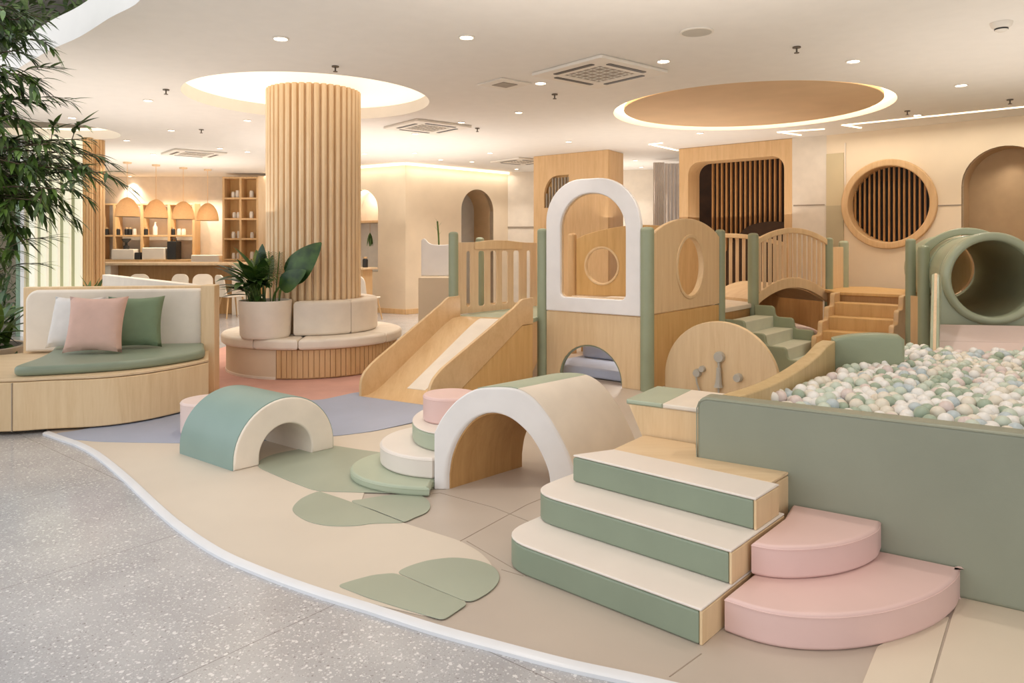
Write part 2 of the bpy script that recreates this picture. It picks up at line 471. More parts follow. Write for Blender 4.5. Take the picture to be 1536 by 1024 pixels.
# LED line along the top of both walls
for nm, p0, p1 in (('trim_led_left', W0, W1), ('trim_led_middle', W1, W2)):
    u, L = unit(p0, p1)
    struct(Geo().slab(rrect(0, CZ - .05, L, CZ - .012), v2(p0), u, Z, .01, .05, 0), nm, 'led')
wall('wall_rear', (-.1, 17.8), (6.5, 16.6), 'wall_pale')
struct(Geo().slab(rrect(0, 1.9, 1.2, 1.93), V((-.1, 17.8, 0)), V((.984, -.179, 0)), Z, .002, .02, 0), 'trim_panel_joint', 'gap')
wall('wall_cafe', (-15, 19.0), (-5.8, 19.0), 'wall_pale')
wall('wall_far_left', (-13.5, 10.5), (-13.5, 19.2), 'wall_pale')
# right wall: pale panel beside the portal, then the wall with round window and arched niche
P0, P1 = V((3.05, 13.4, 0)), V((4.6, 12.04, 0))
RW0 = V((5.04, 11.75, 0)); rw = V((.71, -.704, 0)).normalized()
wall('wall_panel', P1, RW0, 'wall_pale')
struct(Geo().slab(rrect(.02, 2.13, .5, 2.15), P1, unit(P1, RW0)[0], Z, .002, .01, 0), 'trim_panel_joint', 'gap')
sc = wall_s(RW0, rw, 1332); zc = 2.115
n0, n1 = wall_s(RW0, rw, 1442), wall_s(RW0, rw, 1442) + 1.06
wall('wall_right', RW0, RW0 + rw * 5.2, 'wall_warm', [circ(sc, zc, .60, n=56), archloop(n0, n1, .5, 2.86)])
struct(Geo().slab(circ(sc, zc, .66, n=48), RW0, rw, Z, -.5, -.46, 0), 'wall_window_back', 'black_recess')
reveal('wall_arch_reveal', archloop(n0, n1, .5, 2.86), RW0, rw, -.42, 0, 'plaster_tan')
struct(Geo().slab(archloop(n0 - .05, n1 + .3, .4, 3), RW0, rw, Z, -.48, -.42, 0), 'wall_arch_back', 'plaster_tan')
struct(Geo().slab(rrect(.0, .2, .27, 2.95), RW0, rw, Z, .002, .012, .004), 'wall_shade_strip', plain('shaded_wall', (208, 190, 152), .7, .03, 2))  # wall shading by the corner, put into the strip's colour
struct(Geo().slab(rrect(.0, .2, .27, 2.12), RW0, rw, Z, .012, .018, .004), 'wall_shade_strip', plain('shaded_wall_low', (186, 172, 140), .7, .03, 2))  # lower part of the strip, painted in a deeper shade
struct(Geo().slab(rrect(.285, 2.45, .30, 3.1), RW0, rw, Z, .002, .014, 0), 'trim_light_line', 'cream')
struct(Geo().slab(rrect(sc + .67, 2.06, n0, 2.075), RW0, rw, Z, .001, .008, 0), 'trim_panel_joint', 'gap')
wall('wall_unseen_side', RW0 + rw * 5.2, (8.8, -3), 'wall_warm')  # unseen wall, added to keep outside light from leaking in
# LED lines in the ceiling by the right wall
def ledline(name, pts, wd=.035):
    g = Geo()
    for p, q in zip(pts, pts[1:]):
        u, L = unit(p, q)
        g.slab(rrect(-wd / 2, -wd / 2, L + wd / 2, wd / 2), V((p[0], p[1], CZ)), u, Z.cross(u), -.012, .02, 0)
    struct(g, name, 'led')
def C(px, py): return G(px, py, CZ)
ledline('trim_ceiling_led', [C(1290, 191), C(1265, 187), C(1540, 159), C(1800, 136)])
ledline('trim_ceiling_led', [C(1200, 202), C(1168, 197.5), C(1235, 193)])
ledline('trim_ceiling_led', [C(992, 214), C(975, 216), C(1016, 225)])
# raised border of the mats
trim_px = [(70, 651), (92, 659), (120, 669), (150, 686), (190, 719), (230, 757), (270, 792), (330, 832), (400, 863), (480, 892), (560, 917), (650, 946), (740, 971), (850, 1000), (960, 1024), (1080, 1052)]
trim_w = spline([G(*p) for p in trim_px], 6)
g = Geo(); n = len(trim_w)
prof = [(-.03, 0), (-.028, .012), (-.016, .022), (.016, .022), (.03, .014), (.03, 0)]
vs = []
for i, p in enumerate(trim_w):
    t = (trim_w[min(i + 1, n - 1)] - trim_w[max(0, i - 1)]).normalized(); sd = V((t.y, -t.x, 0))
    vs += [p + sd * a + Z * h for a, h in prof]
k = len(prof)
g.add(vs, [(i * k + j, (i + 1) * k + j, (i + 1) * k + j + 1, i * k + j + 1) for i in range(n - 1) for j in range(k - 1)])
struct(g, 'trim_1', 'metal_white')
# ================================================================ FLOOR MATS
def mat_px(name, px, z0, z1, mat, label, smooth_r=.05, cat='floor mat', sp=False, b=.004):
    pts = [G(*p) for p in px]
    if sp: pts = spline(pts, 5, True)
    else: pts = [V((p[0], p[1], 0)) for p in roundpoly([(q.x, q.y) for q in pts], smooth_r)]
    return tag(obj(Geo().prism(pts, z0, z1, b, 2), name, mat), label, cat)
base = [tuple(p)[:2] for p in trim_w] + [(1.6, 1.9), (4.5, 1.2), (8, 3), (8.2, 8.6), (5.2, 11.4), (4.5, 12.0), (2.0, 12.6), (.4, 10.4), (-.75, 8.6), (-1.5, 7.5), (-3.2, 6.9), (-3.9, 6.15)]
tag(obj(Geo().slab(base, V((0, 0, 0)), X, Y, 0, .012, .002), 'play_mat', 'mat_taupe'), 'large taupe play mat under the foam blocks and stairs, edged by the white border', 'floor mat')
tl = [(p[0], p[1]) for p in trim_px]
mat_px('play_mat', [(82, 655), (110, 664), (150, 684), (190, 717), (230, 755), (270, 789), (330, 829), (400, 860), (480, 888), (560, 911), (650, 932), (700, 906), (734, 884), (742, 868), (738, 850), (720, 832), (690, 815), (605, 788), (540, 762), (560, 700), (655, 690), (655, 630), (560, 650), (505, 657), (400, 664), (270, 667), (150, 664), (110, 660)], .012, .016, 'mat_beige', 'wide beige play mat filling the curve of the white border', .06)
mat_px('play_mat', [(80, 653.5), (95, 661), (150, 666), (270, 668), (400, 664), (505, 657), (560, 650), (645, 631), (720, 615), (720, 600), (640, 600), (538, 590), (480, 603), (330, 600), (270, 612), (200, 632), (110, 650)], .016, .02, 'mat_blue', 'dusty blue mat running from the slide foot behind the green arch', .1)
tag(obj(Geo().prism([V((p[0], p[1], 0)) for p in roundpoly([tuple(G(*p))[:2] for p in [(285, 617), (330, 602), (480, 605), (540, 597), (585, 560), (612, 530), (560, 508), (345, 519), (316, 528)]], .15)], .0, .0165, .003, 2), 'carpet', 'carpet'), 'terracotta pink carpet around the round bench, beside the slide', 'carpet')
mat_px('play_mat', [(385, 704), (390, 693), (412, 684), (455, 676), (497, 671), (540, 678), (600, 686), (655, 698), (655, 738), (600, 744), (474, 741), (430, 724)], .016, .02, 'mat_sage', 'sage green mat lying in front of the opening of the green arch', .08)
mat_px('play_mat', [(439, 770), (447, 756), (462, 747), (478, 741.5), (486, 743.5), (520, 755), (560, 770.5), (598, 785.5), (604, 788), (596, 789), (560, 790), (530, 793.5), (490, 793), (458, 785)], .016, .02, 'mat_sage', 'rounded sage floor mat on the beige, left half of the pebble shape', .03, sp=True)
mat_px('play_mat', [(528, 757), (545, 753), (575, 748), (605, 746), (632, 748), (645, 760), (641, 772), (622, 781), (608, 787), (600, 785), (565, 771)], .016, .02, 'mat_sage', 'rounded sage floor mat on the taupe, in front of the petal steps', .06, sp=True)
mat_px('play_mat', [(505, 884), (530, 876), (560, 868), (592, 865), (650, 889), (703, 911), (665, 937), (600, 918), (550, 902)], .016, .02, 'mat_sage', 'sage mat touching the white curved border near the front', .03)
mat_px('play_mat', [(594, 864), (612, 855), (640, 846), (680, 841), (715, 845), (740, 854), (750, 867), (748, 880), (735, 894), (705, 911), (650, 888)], .016, .02, 'mat_sage', 'half round sage mat beside the lowest white stair', .05)
mat_px('play_mat', [(1290, 1040), (1316, 975), (1400, 935), (1424, 930), (1392, 1040)], .012, .017, 'mat_cream', 'narrow cream mat at the foot of the large pink step', .02)
mat_px('play_mat', [(1396, 1040), (1428, 929), (1441, 896), (1540, 910), (1900, 980), (1900, 1060)], .012, .017, 'mat_cream', 'cream mat under the green padded wall at the front corner', .02)
g = Geo()
def seam(px, z=.0125, w=.004):
    pts = [G(*p) for p in px]
    for p, q in zip(pts, pts[1:]):
        u, L = unit(p, q); g.slab(rrect(0, -w / 2, L, w / 2), V((p.x, p.y, 0)), u, Z.cross(u), z - .001, z + .0008, 0)
seam([(690, 815), (790, 760), (850, 735)]); seam([(752, 858), (785, 868)]); seam([(790, 868), (700, 815)]); seam([(1004, 1020), (1052, 985)]); seam([(560, 752), (660, 742), (740, 764), (830, 800)])
struct(g, 'trim_mat_seam', 'gap')
# ================================================================ FOAM STAIRS (front)
S0 = V((.709, 2.745, 0)); sa = V((.745, -.667, 0)).normalized(); sb = V((.667, .745, 0)).normalized()
def stair(z0, b0, b1, rl, rr, corner, label, b1l=None):
    lp = [(rr, b0), (rr, b1), (rl + (.1 if b1l else 0), b1l or b1), (rl, b0)]
    if corner: lp = roundpoly(lp, corner, 8, sharp=(0, 1, 2))
    t = thing('foam_step', label, 'step', S0 + sa * (rl + rr) / 2 + sb * (b0 + b1) / 2 + Z * z0, 'white topped foam stairs')
    lp1 = [(min(p[0], rr - .012), p[1]) for p in lp]
    obj(Geo().slab(lp1, S0, sa, sb, z0, z0 + .128, .012), 'foam_body', 'sage', t)
    obj(Geo().slab(lp, S0, sa, sb, z0 + .128, z0 + .14, .006), 'tread', 'tread', t)
    obj(Geo().slab(rrect(b0 + .004, z0, b1, z0 + .128, .004), S0 + sa * rr, sb, Z, -.012, .001, .004), 'end_panel', 'wood', t)
    return t
stair(.012, .0, .80, -1.05, 0, .2, 'lowest foam stair with white tread and rounded green front corner')
stair(.152, .255, .80, -1.07, -.002, .17, 'middle foam stair with white tread and green riser')
stair(.292, .512, .763, -.985, -.012, 0, 'top foam stair against the white arch, square green front', .735)
# timber landing behind the stairs
t = thing('wooden_landing', 'light wooden landing between top foam stair and green padded wall', 'platform', (.98, 3.8, .0))
pl = [(1.182, 3.345), (1.318, 3.497), (.945, 3.742), (1.0, 3.985), (.75, 4.17), (.53, 3.875)]
obj(Geo().slab(pl, V((0, 0, 0)), X, Y, .012, .416, .01), 'platform_body', 'wood', t)
obj(Geo().slab(pl, V((0, 0, 0)), X, Y, .416, .432, .006), 'platform_top', 'wood_h', t)
# pink quarter round steps
def pinkstep(p, z0, z1, label):
    lp = [tuple(q)[:2] for q in p]
    t = thing('quarter_round_step', label, 'step', (sum(q[0] for q in lp) / len(lp), sum(q[1] for q in lp) / len(lp), z0), 'pink quarter round foam steps')
    obj(Geo().slab(lp, V((0, 0, 0)), X, Y, z0, z1, .016), 'foam_body', 'pink', t)
    ins = []
    cx, cy = sum(q[0] for q in lp) / len(lp), sum(q[1] for q in lp) / len(lp)
    n = len(lp)
    g = Geo(); g.tube([V((q[0], q[1], z1 - .014)) + (V((q[0] - cx, q[1] - cy, 0)).normalized() * .0005) for q in lp + lp[:1]], .0028, 6, False)
    obj(g, 'piping', 'pink', t)
W_0 = V((.943, 3.742, 0)); wd = V((.835, -.55, 0)).normalized(); wn = V((-wd.y, wd.x, 0))
def arcstep(c0, e1, arc):   # corner, along the stairs, free edge points
    return [c0] + arc + [e1]
pk1 = spline([G(1087, 948, .012), G(1140, 966, .012), G(1200, 976, .012), G(1270, 976, .012), G(1340, 964, .012), G(1400, 941, .012), G(1432, 916, .012), G(1440, 897, .012)], 4)
wq = lambda p: W_0 + wd * (p - W_0).dot(wd) - wn * .006
e = wq(V(pk1[-1]))
pinkstep([tuple(p) for p in pk1] + [tuple(e), tuple(W_0 + wd * .62 - wn * .004), tuple(S0 + sb * .79 + sa * .015)], .012, .15, 'lower larger pink foam step fanning out from the stairs')
pk2 = spline([G(1127, 862, .15), G(1160, 868, .15), G(1200, 869, .15), G(1250, 864, .15), G(1290, 853, .15), G(1314, 840, .15), G(1320, 830, .15)], 4)
pinkstep([tuple(p) for p in pk2] + [tuple(wq(V(pk2[-1]))), tuple(W_0 + wd * .47 - wn * .006), tuple(S0 + sb * .78 + sa * .012)], .15, .285, 'upper smaller pink foam step beside the middle stair')
# ================================================================ BALL PIT
pit = thing('ball_pit', 'padded sage green ball pit with curving wooden side wall', 'ball pit', (2.6, 4.4, .0))
fw = obj(Geo().slab(rrect(0, .012, 3.2, .74, (0, 0, 0, .05)), W_0, wd, Z, -.13, 0, .022, 4), 'front_wall', 'sage_pit', pit)
obj(Geo().tube([W_0 + Z * .06, W_0 + Z * .68, W_0 + wd * .012 + Z * .715, W_0 + wd * .05 + Z * .731, W_0 + wd * 3.2 + Z * .731], .003, 6), 'piping', 'sage_pit', fw)
q0, q1 = V((1.22, 3.93, 0)), V((2.47, 5.6, 0)); qu, ql = unit(q0, q1)
topw = spline([(0, .70), (.25 * ql, .675), (.5 * ql, .68), (.75 * ql, .715), (.9 * ql, .765), (ql, .775)], 6)
sw = obj(Geo().slab([(ql, .012), *[tuple(p) for p in reversed(topw)], (0, .012)], q0, qu, Z, -.1, 0, .01), 'side_wall', 'wood_olive', pit)
cb = unit((2.47, 5.6), (2.93, 5.42))[0]
obj(Geo().slab([(0, .012), (.5, .012), (.5, .80), *[tuple(p) for p in spline([(.46, .835), (.3, .84), (.12, .82), (0, .79)], 5)]], V((2.45, 5.62, 0)), cb, Z, -.14, 0, .03), 'corner_block', 'sage_post', pit)
floorpoly = [(1.2, 3.95), (3.45, 2.45), (5.6, 6.0), (4.9, 6.7), (3.55, 6.85), (2.95, 5.7), (2.6, 5.62)]
obj(Geo().slab(floorpoly, V((0, 0, 0)), X, Y, .4, .5, 0), 'pit_floor', 'sage_pale', pit)
# the balls
def inpoly(p, poly):
    c = False
    for i in range(len(poly)):
        a, b = poly[i - 1], poly[i]
        if (a[1] > p[1]) != (b[1] > p[1]) and p[0] < (b[0] - a[0]) * (p[1] - a[1]) / (b[1] - a[1]) + a[0]: c = not c
    return c
ballpoly = [(1.13, 3.97), (1.8, 3.42), (2.5, 2.97), (3.6, 2.7), (5.3, 5.9), (4.72, 6.25), (3.66, 6.3), (3.62, 6.62), (3.45, 6.72), (3.02, 5.62), (2.98, 5.52), (2.62, 5.56)]
BR = .0395
top = []; low = []
sp = .0765
for j in range(0, 90):
    for i in range(0, 78):
        x_, y_ = -2.2 + i * sp + (sp / 2 if j % 2 else 0), -2.2 + j * sp * .866
        x, y = 3.0 + x_ * .934 - y_ * .358, 4.6 + x_ * .358 + y_ * .934
        if not inpoly((x, y), ballpoly): continue
        z = .58 + .035 * noise.noise(V((x * 2.3, y * 2.3, 0))) + random.uniform(-.026, .026)
        top.append((x + random.uniform(-.016, .016), y + random.uniform(-.016, .016), z))
        low.append((x + sp / 2 + random.uniform(-.01, .01), y + .022, z - .06))
def ball_seen(p):
    px = 768 + F * p[0] / p[1]
    if px > 1545: return False
    k = (px - 768) / F
    o = W_0 + wn * .13
    s = (k * o.y - o.x) / (wd.x - k * wd.y); dw = o.y + wd.y * s
    return p[1] > dw * (EYE - p[2] - BR) / (EYE - .74)
def ico(r, sub=2):
    import bmesh
    bm = bmesh.new(); bmesh.ops.create_icosphere(bm, subdivisions=sub, radius=r)
    vs = [v.co.copy() for v in bm.verts]; fs = [tuple(v.index for v in f.verts) for f in bm.faces]; bm.free(); return vs, fs
kinds = [('ball_white', 'white', .34), ('ball_cream', 'cream', .16), ('ball_sage', 'sage green', .17), ('ball_mint', 'pale mint', .16), ('ball_blue', 'pale grey blue', .1), ('ball_blush', 'blush pink', .07)]
def pick():
    r = random.random()
    for k in kinds:
        r -= k[2]
        if r <= 0: return k
    return kinds[0]
seen = sorted([p for p in top if ball_seen(p)], key=lambda p: p[1])
rest = seen[300:] + [p for p in top if not ball_seen(p)] + low
vs3, fs3 = ico(BR, 3)
protos = {}
for p in seen[:300]:
    k = pick()
    if k[0] not in protos:
        o = obj(Geo().add(vs3, fs3), 'plastic_ball', k[0], origin=(0, 0, 0)); o.modifiers.clear()
        tag(o, f'{k[1]} plastic ball on the surface of the ball pit', 'ball', f'{k[1]} balls in the ball pit'); protos[k[0]] = o
    else:
        o = protos[k[0]].copy(); COL.objects.link(o)
    o.location = V(p)
vs2, fs2 = ico(BR, 2)
def ballmass(pts):
    g = Geo(); mi = []
    names = [k[0] for k in kinds]
    for p in pts:
        g.add([v + V(p) for v in vs2], fs2); mi += [names.index(pick()[0])] * len(fs2)
    me = bpy.data.meshes.new('ball_mass'); me.from_pydata([tuple(v) for v in g.v], [], g.f)
    for nme in names: me.materials.append(M[nme])
    me.polygons.foreach_set('material_index', mi); me.polygons.foreach_set('use_smooth', [True] * len(mi)); me.update()
    o = bpy.data.objects.new('plastic_balls', me); COL.objects.link(o); return o
tag(ballmass(rest), 'mass of pale balls filling the ball pit behind the nearest rows', 'balls', kind='stuff')
# ================================================================ WHITE ARCH TUNNEL
t = thing('arch_tunnel', 'large white foam arch tunnel with wooden inside beside the stairs', 'soft play arch', (-.1, 4.75, .012))
af = V((-.482, 4.49, 0)); ax = unit((-.482, 4.49), (.40, 4.53))[0]; ad = V((.48, .48, 0)); adl = ad.length; ad.normalize()
outer = [(0, .012), (0, .36)] + [tuple(p) for p in spline([(.0, .36), (.05, .455), (.13, .55), (.21, .606), (.28, .63), (.40, .636), (.51, .622), (.60, .57), (.68, .48), (.755, .36), (.82, .23), (.865, .10), (.88, .012)], 5)][1:]
inner = [(.075, .012)] + [tuple(p) for p in spline([(.075, .10), (.095, .22), (.15, .345), (.235, .44), (.345, .478), (.46, .45), (.57, .36), (.645, .25), (.70, .12), (.715, .012)], 5)]
loop = outer + inner[::-1]
def extr(loop, w0, w1, shrinkb=.0, name='', mat='', par=None, b=.01):
    g = Geo(); 
    # extrude the profile (drawn across ax, Z) along ad
    n = len(loop); k = 0
    lp = loop if area2(loop) > 0 else loop[::-1]
    gg = Geo().slab(lp, V((0, 0, 0)), X, Z, -w1, -w0, b, 3)      # local: x across, z up, y depth
    vs = [af + ax * v.x + ad * v.y + Z * v.z for v in gg.v]
    g.add(vs, gg.f); return obj(g, name, mat, par)
extr(loop, 0, adl, name='arch_body', mat='white_vinyl', par=t, b=.014)
def band(pts, th, flip=1):
    o = []
    for i, p in enumerate(pts):
        a, c = V(pts[max(0, i - 1)]), V(pts[min(len(pts) - 1, i + 1)])
        d = (c - a).normalized(); o.append((p[0] - d.y * th * flip, p[1] + d.x * th * flip))
    return pts + o[::-1]
ins = [p for p in inner]
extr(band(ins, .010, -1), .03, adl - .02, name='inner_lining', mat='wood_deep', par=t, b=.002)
oc = [p for p in outer if p[1] > .012]
itop = min(range(len(outer)), key=lambda i: abs(outer[i][0] - .50) + (outer[i][1] < .4))
ileft = min(range(len(outer)), key=lambda i: abs(outer[i][0] - .27) + (outer[i][1] < .4))
extr(band(outer[itop:-1], .006), .012, adl - .004, name='outer_cover', mat='cream', par=t, b=.002)
extr(band(outer[ileft:itop + 1], .006), .012, adl - .004, name='top_strip', mat='sage_pale', par=t, b=.002)
# cream topped block behind the landing
t = thing('foam_block', 'low wooden block with sage and cream padded top behind the white arch', 'soft play block', (1.0, 4.3, .012))
bo = V((1.02, 4.0, 0)); bu = unit((1.02, 4.0), (.747, 4.18))[0]
gg = [(0, .012), (.325, .012), (.325, .40), (.42, .595), (0, .595)]
g = Geo().slab([(-p[0], p[1]) for p in gg], bo, -bu, Z, -.47, 0, .008); obj(g, 'block_body', 'wood', t)
g = Geo().slab(rrect(-.43, .595, -.21, .622, .004), bo, -bu, Z, -.472, .004, .008); obj(g, 'top_pad', 'sage_pale', t, label='sage left half of the padded top')
g = Geo().slab(rrect(-.209, .595, 0, .622, .004), bo, -bu, Z, -.472, .004, .008); obj(g, 'top_pad', 'cream', t, label='cream right half of the padded top')
# ================================================================ GREEN ARCH
t = thing('foam_arch', 'low teal green foam arch with cream ends on the beige mat', 'soft play arch', (-1.93, 5.38, .016))
f0 = G(350, 707, .016); f1 = G(502, 672, .016); gx, gl = unit(f0, f1); gd = unit(G(350, 707), G(270, 680))[0]
ro, ri = gl / 2, gl / 2 - .185
def archprof(ro, ri, lift=.05, n=28):
    o = [(gl / 2 - ro * math.cos(PI * k / n), lift + ro * math.sin(PI * k / n)) for k in range(n + 1)]
    i = [(gl / 2 - ri * math.cos(PI * k / n), .05 + ri * math.sin(PI * k / n)) for k in range(n + 1)]
    return [(gl / 2 - ro, 0)] + o + [(gl / 2 + ro, 0), (gl / 2 + ri, 0)] + i[::-1] + [(gl / 2 - ri, 0)]
gdl = .70
def extr2(loop, w0, w1, name, mat, par, b):
    lp = loop if area2(loop) > 0 else loop[::-1]
    gg = Geo().slab(lp, V((0, 0, 0)), X, Z, -w1, -w0, b, 3)
    return obj(Geo().add([f0 + gx * v.x + gd * v.y + Z * v.z for v in gg.v], [f[::1] for f in gg.f]), name, mat, par)
extr2(archprof(ro - .006, ri), 0, gdl, 'arch_body', 'cream', t, .014)
n = 28
oo = [(gl / 2 - ro, 0.0)] + [(gl / 2 - ro * math.cos(PI * k / n), .05 + ro * math.sin(PI * k / n)) for k in range(n + 1)] + [(gl / 2 + ro, 0.0)]
extr2(band(oo, .012, -1), .012, gdl - .012, 'outer_cover', 'sage_teal', t, .003)
# pink stools and petal steps
def drum(name, c, r, z0, z1, mat, label, cat, ry=None, clip=None, group=None, n=48, lp=None):
    lp = lp or circ(c[0], c[1], r, ry, n)
    t = thing(name, label, cat, (c[0], c[1], z0), group)
    obj(Geo().slab(lp, V((0, 0, 0)), X, Y, z0, z1, .018, 4), 'foam_body', mat, t)
    obj(Geo().tube([V((p[0], p[1], z1 - .017)) for p in lp + lp[:1]], .0028, 6, False), 'piping', mat, t)
    return t
drum('foam_stool', (-2.42, 5.88), .22, .02, .275, 'pink_pale', 'round pale pink foam stool half hidden behind the green arch', 'stool')
def petal(cx, cy, rx, ry, z0, z1, mat, label, slope=.93, top=None):
    lp = []
    for p in circ(cx, cy, rx, ry, 72):
        lim = -.485 + max(0, (p[1] - 4.49)) * slope - .006
        lp.append((min(p[0], lim), p[1]))
    q = []
    for p in lp:
        if not q or (V(p) - V(q[-1])).length > .004: q.append(p)
    t = drum('petal_step', (cx, cy), rx, z0, z1 - (.008 if top else 0), mat, label, 'step', lp=q, group='petal steps beside the white arch')
    if top: obj(Geo().slab(q, V((0, 0, 0)), X, Y, z1 - .009, z1, .004), 'top_pad', top, t)
petal(-.45, 4.80, .60, .45, .016, .075, 'sage_pale', 'flat sage petal step, lowest of the pile beside the white arch')
petal(-.43, 4.93, .45, .44, .075, .205, 'tread', 'thick cream petal step resting on the flat sage one')
petal(-.40, 5.05, .28, .44, .205, .325, 'sage_pale', 'small petal step with white top and sage sides under the pink drum', top='tread')
drum('foam_stool', (-.42, 5.0), .185, .325, .50, 'pink', 'round pink foam drum on top of the petal steps, beside the white arch', 'stool')
# ================================================================ PLAY TOWER
T1, T2, T3, T4 = V((.348, 8.32, 0)), V((1.384, 7.5, 0)), V((2.54, 8.95, 0)), V((.83, 10.1, 0))
def post_geo(p, r, h, z0=0.012):
    return Geo().lathe([(r, z0), (r, h - r * .6), (r * .93, h - r * .3), (r * .7, h - r * .08), (r * .3, h), (0, h)], p, 20)
tw = thing('play_tower', 'wooden play tower with white arched window panel and green corner posts', 'play tower', (1.3, 8.7, .012))
for p, r, h in ((T1, .062, 1.69), (T2, .07, 1.69), (T3, .06, 1.69)): obj(post_geo(p, r, h), 'corner_post', 'sage_post', tw)
obj(post_geo(T4, .06, 1.66), 'corner_post', 'oak', tw, label='wooden corner post')
u, L = unit(T1, T2)
o = T1 - u.cross(Z) * 0
ou = [(.07, .77), (L - .075, .77)]
out = rrect(.07, .77, L - .06, 2.22, (.01, .01, .52, .46), 14)
inn = rrect(.262, .93, L - .235, 2.06, (.06, .06, .41, .38), 14)
obj(Geo().slab([out, inn], T1, u, Z, -.02, .035, .012, 4), 'arch_panel', 'white_vinyl', tw)
obj(Geo().slab([[(.255, .93), *[]]] if 0 else [rrect(.255, .923, L - .228, 2.067, (.066, .066, .417, .387), 14), rrect(.268, .936, L - .241, 2.054, (.054, .054, .404, .374), 14)], T1, u, Z, -.03, .0, 0), 'window_liner', 'oak_pale', tw)
lowp = [(.065, .012), (.245, .012), (.245, .05)] + [(.64 - .395 * math.cos(PI * k / 20), .05 + .375 * math.sin(PI * k / 20)) for k in range(1, 20)] + [(1.035, .05), (1.035, .012), (L - .07, .012), (L - .07, .762), (.065, .762)]
obj(Geo().slab(lowp, T1, u, Z, -.02, .02, .006), 'lower_panel', 'wood', tw)
rim = [(.64 - .395 * math.cos(PI * k / 20), .05 + .375 * math.sin(PI * k / 20)) for k in range(21)]
obj(Geo().slab(band(rim, .014, -1), T1, u, Z, -.03, .012, .002), 'hole_liner', 'sage', tw)
u2, L2 = unit(T2, T3)
def archtop(u0, u1, z0, zs, zt, n=20):
    return [(u0, z0), (u1, z0)] + [(u1 - (u1 - u0) * k / n, zs + (zt - zs) * math.sin(PI * k / n) ** .75) for k in range(n + 1)]
hc = .98
obj(Geo().slab([archtop(.075, L2 - .065, .79, 1.60, 1.80), circ(hc, 1.26, .335, n=44)], T2, u2, Z, -.025, .02, .01), 'side_panel', 'wood', tw)
obj(Geo().slab([circ(hc, 1.26, .365, n=44), circ(hc, 1.26, .325, n=44)], T2, u2, Z, -.035, .032, .008), 'hole_ring', 'wood', tw)
obj(Geo().slab(rrect(.075, .012, L2 - .065, .78), T2, u2, Z, -.02, .015, .006), 'lower_panel', 'wood_dark', tw)
u3, L3 = unit(T4, T3)
obj(Geo().slab([archtop(.07, L3 - .07, .82, 1.58, 1.76), circ(.46, 1.22, .24, n=36)], T4, u3, Z, -.02, .02, .01), 'back_panel', 'wood_dark', tw)
obj(Geo().slab([circ(.46, 1.22, .262, n=36), circ(.46, 1.22, .232, n=36)], T4, u3, Z, -.03, .03, .008), 'hole_ring', 'wood', tw)
obj(Geo().slab([tuple(p)[:2] for p in (T1 + V((.1, .05, 0)), T2 + V((0, .1, 0)), T3 - V((.1, .02, 0)), T4)], V((0, 0, 0)), X, Y, .765, .805, .01), 'deck', 'cream', tw)
# blue foam inside the tower
for (cx, cy), s, z0, z1, lb in (((1.22, 8.55), (1.3, 1.0), .02, .13, 'wide blue foam slab seen through the round hole under the tower'), ((1.42, 8.85), (1.1, .55), .13, .29, 'upper blue foam slab seen through the round hole under the tower')):
    tag(obj(Geo().slab(rrect(-s[0] / 2, -s[1] / 2, s[0] / 2, s[1] / 2, .12), V((cx, cy, 0)), R, B, z0, z1, .03, 4), 'foam_slab', 'blue'), lb, 'soft play block', 'blue foam slabs under the tower')
# ================================================================ SLIDE
BL, BRt = V((-1.494, 7.207, 0)), V((-.775, 6.79, 0)); TL, TR = V((-.60, 8.36, 0)), V((.22, 8.06, 0))
sl = thing('slide', 'wide wooden toddler slide with high side boards running down from tower', 'slide', (-.66, 7.6, .012))
zs = [(0, .022), (.06, .024), (.12, .045), (.18, .085), (.26, .15), (.5, .355), (.75, .57), (.86, .655), (.92, .685), (1, .692)]
zs = [tuple(p) for p in spline(zs, 4)]
def chute(e0, e1, th, up=0.0, t0=0, t1=1):
    g = Geo(); vs = []
    zz = [p for p in zs if t0 <= p[0] <= t1]
    for t, z in zz:
        a, c = BL.lerp(TL, t), BRt.lerp(TR, t)
        for e in (e0, e1):
            p = a.lerp(c, e); vs += [p + Z * (z + up), p + Z * max(.012, z - th + up)]
    n = len(zz); fs = []
    for i in range(n - 1):
        q, r = i * 4, i * 4 + 4
        fs += [(q, q + 2, r + 2, r), (q + 1, r + 1, r + 3, q + 3), (q, r, r + 1, q + 1), (q + 2, q + 3, r + 3, r + 2)]
    fs += [(0, 1, 3, 2), ((n - 1) * 4, (n - 1) * 4 + 2, (n - 1) * 4 + 3, (n - 1) * 4 + 1)]
    return g.add(vs, fs)
obj(chute(.02, .98, .04), 'chute', 'wood_b', sl)
obj(chute(.40, .66, .004, .005, .17, .93), 'chute_highlight', 'cream', sl, label='pale highlight painted along the chute')  # highlight on the chute, put in as a pale strip
def railprof(L):
    return roundpoly([(0, .012), (0, .17), (.05, .255), (.17, .34), (L - .30, .855), (L - .20, .92), (L, .925), (L, .64), (L - .19, .64), (.27, .012)], .05, 4, sharp=(0, 6, 7, 8, 9))
for p, q, s in ((BL, TL, 1), (BRt, TR, -1)):
    u, L = unit(p, q)
    obj(Geo().slab(railprof(L), p, u, Z, -.018, .018, .007), 'side_board', 'wood_b', sl)
    obj(Geo().slab([(.28, .012), (L, .012), (L, .635), (L - .19, .635)], p, u, Z, -.012 , .010, .003), 'skirt_panel', 'wood_dark', sl)
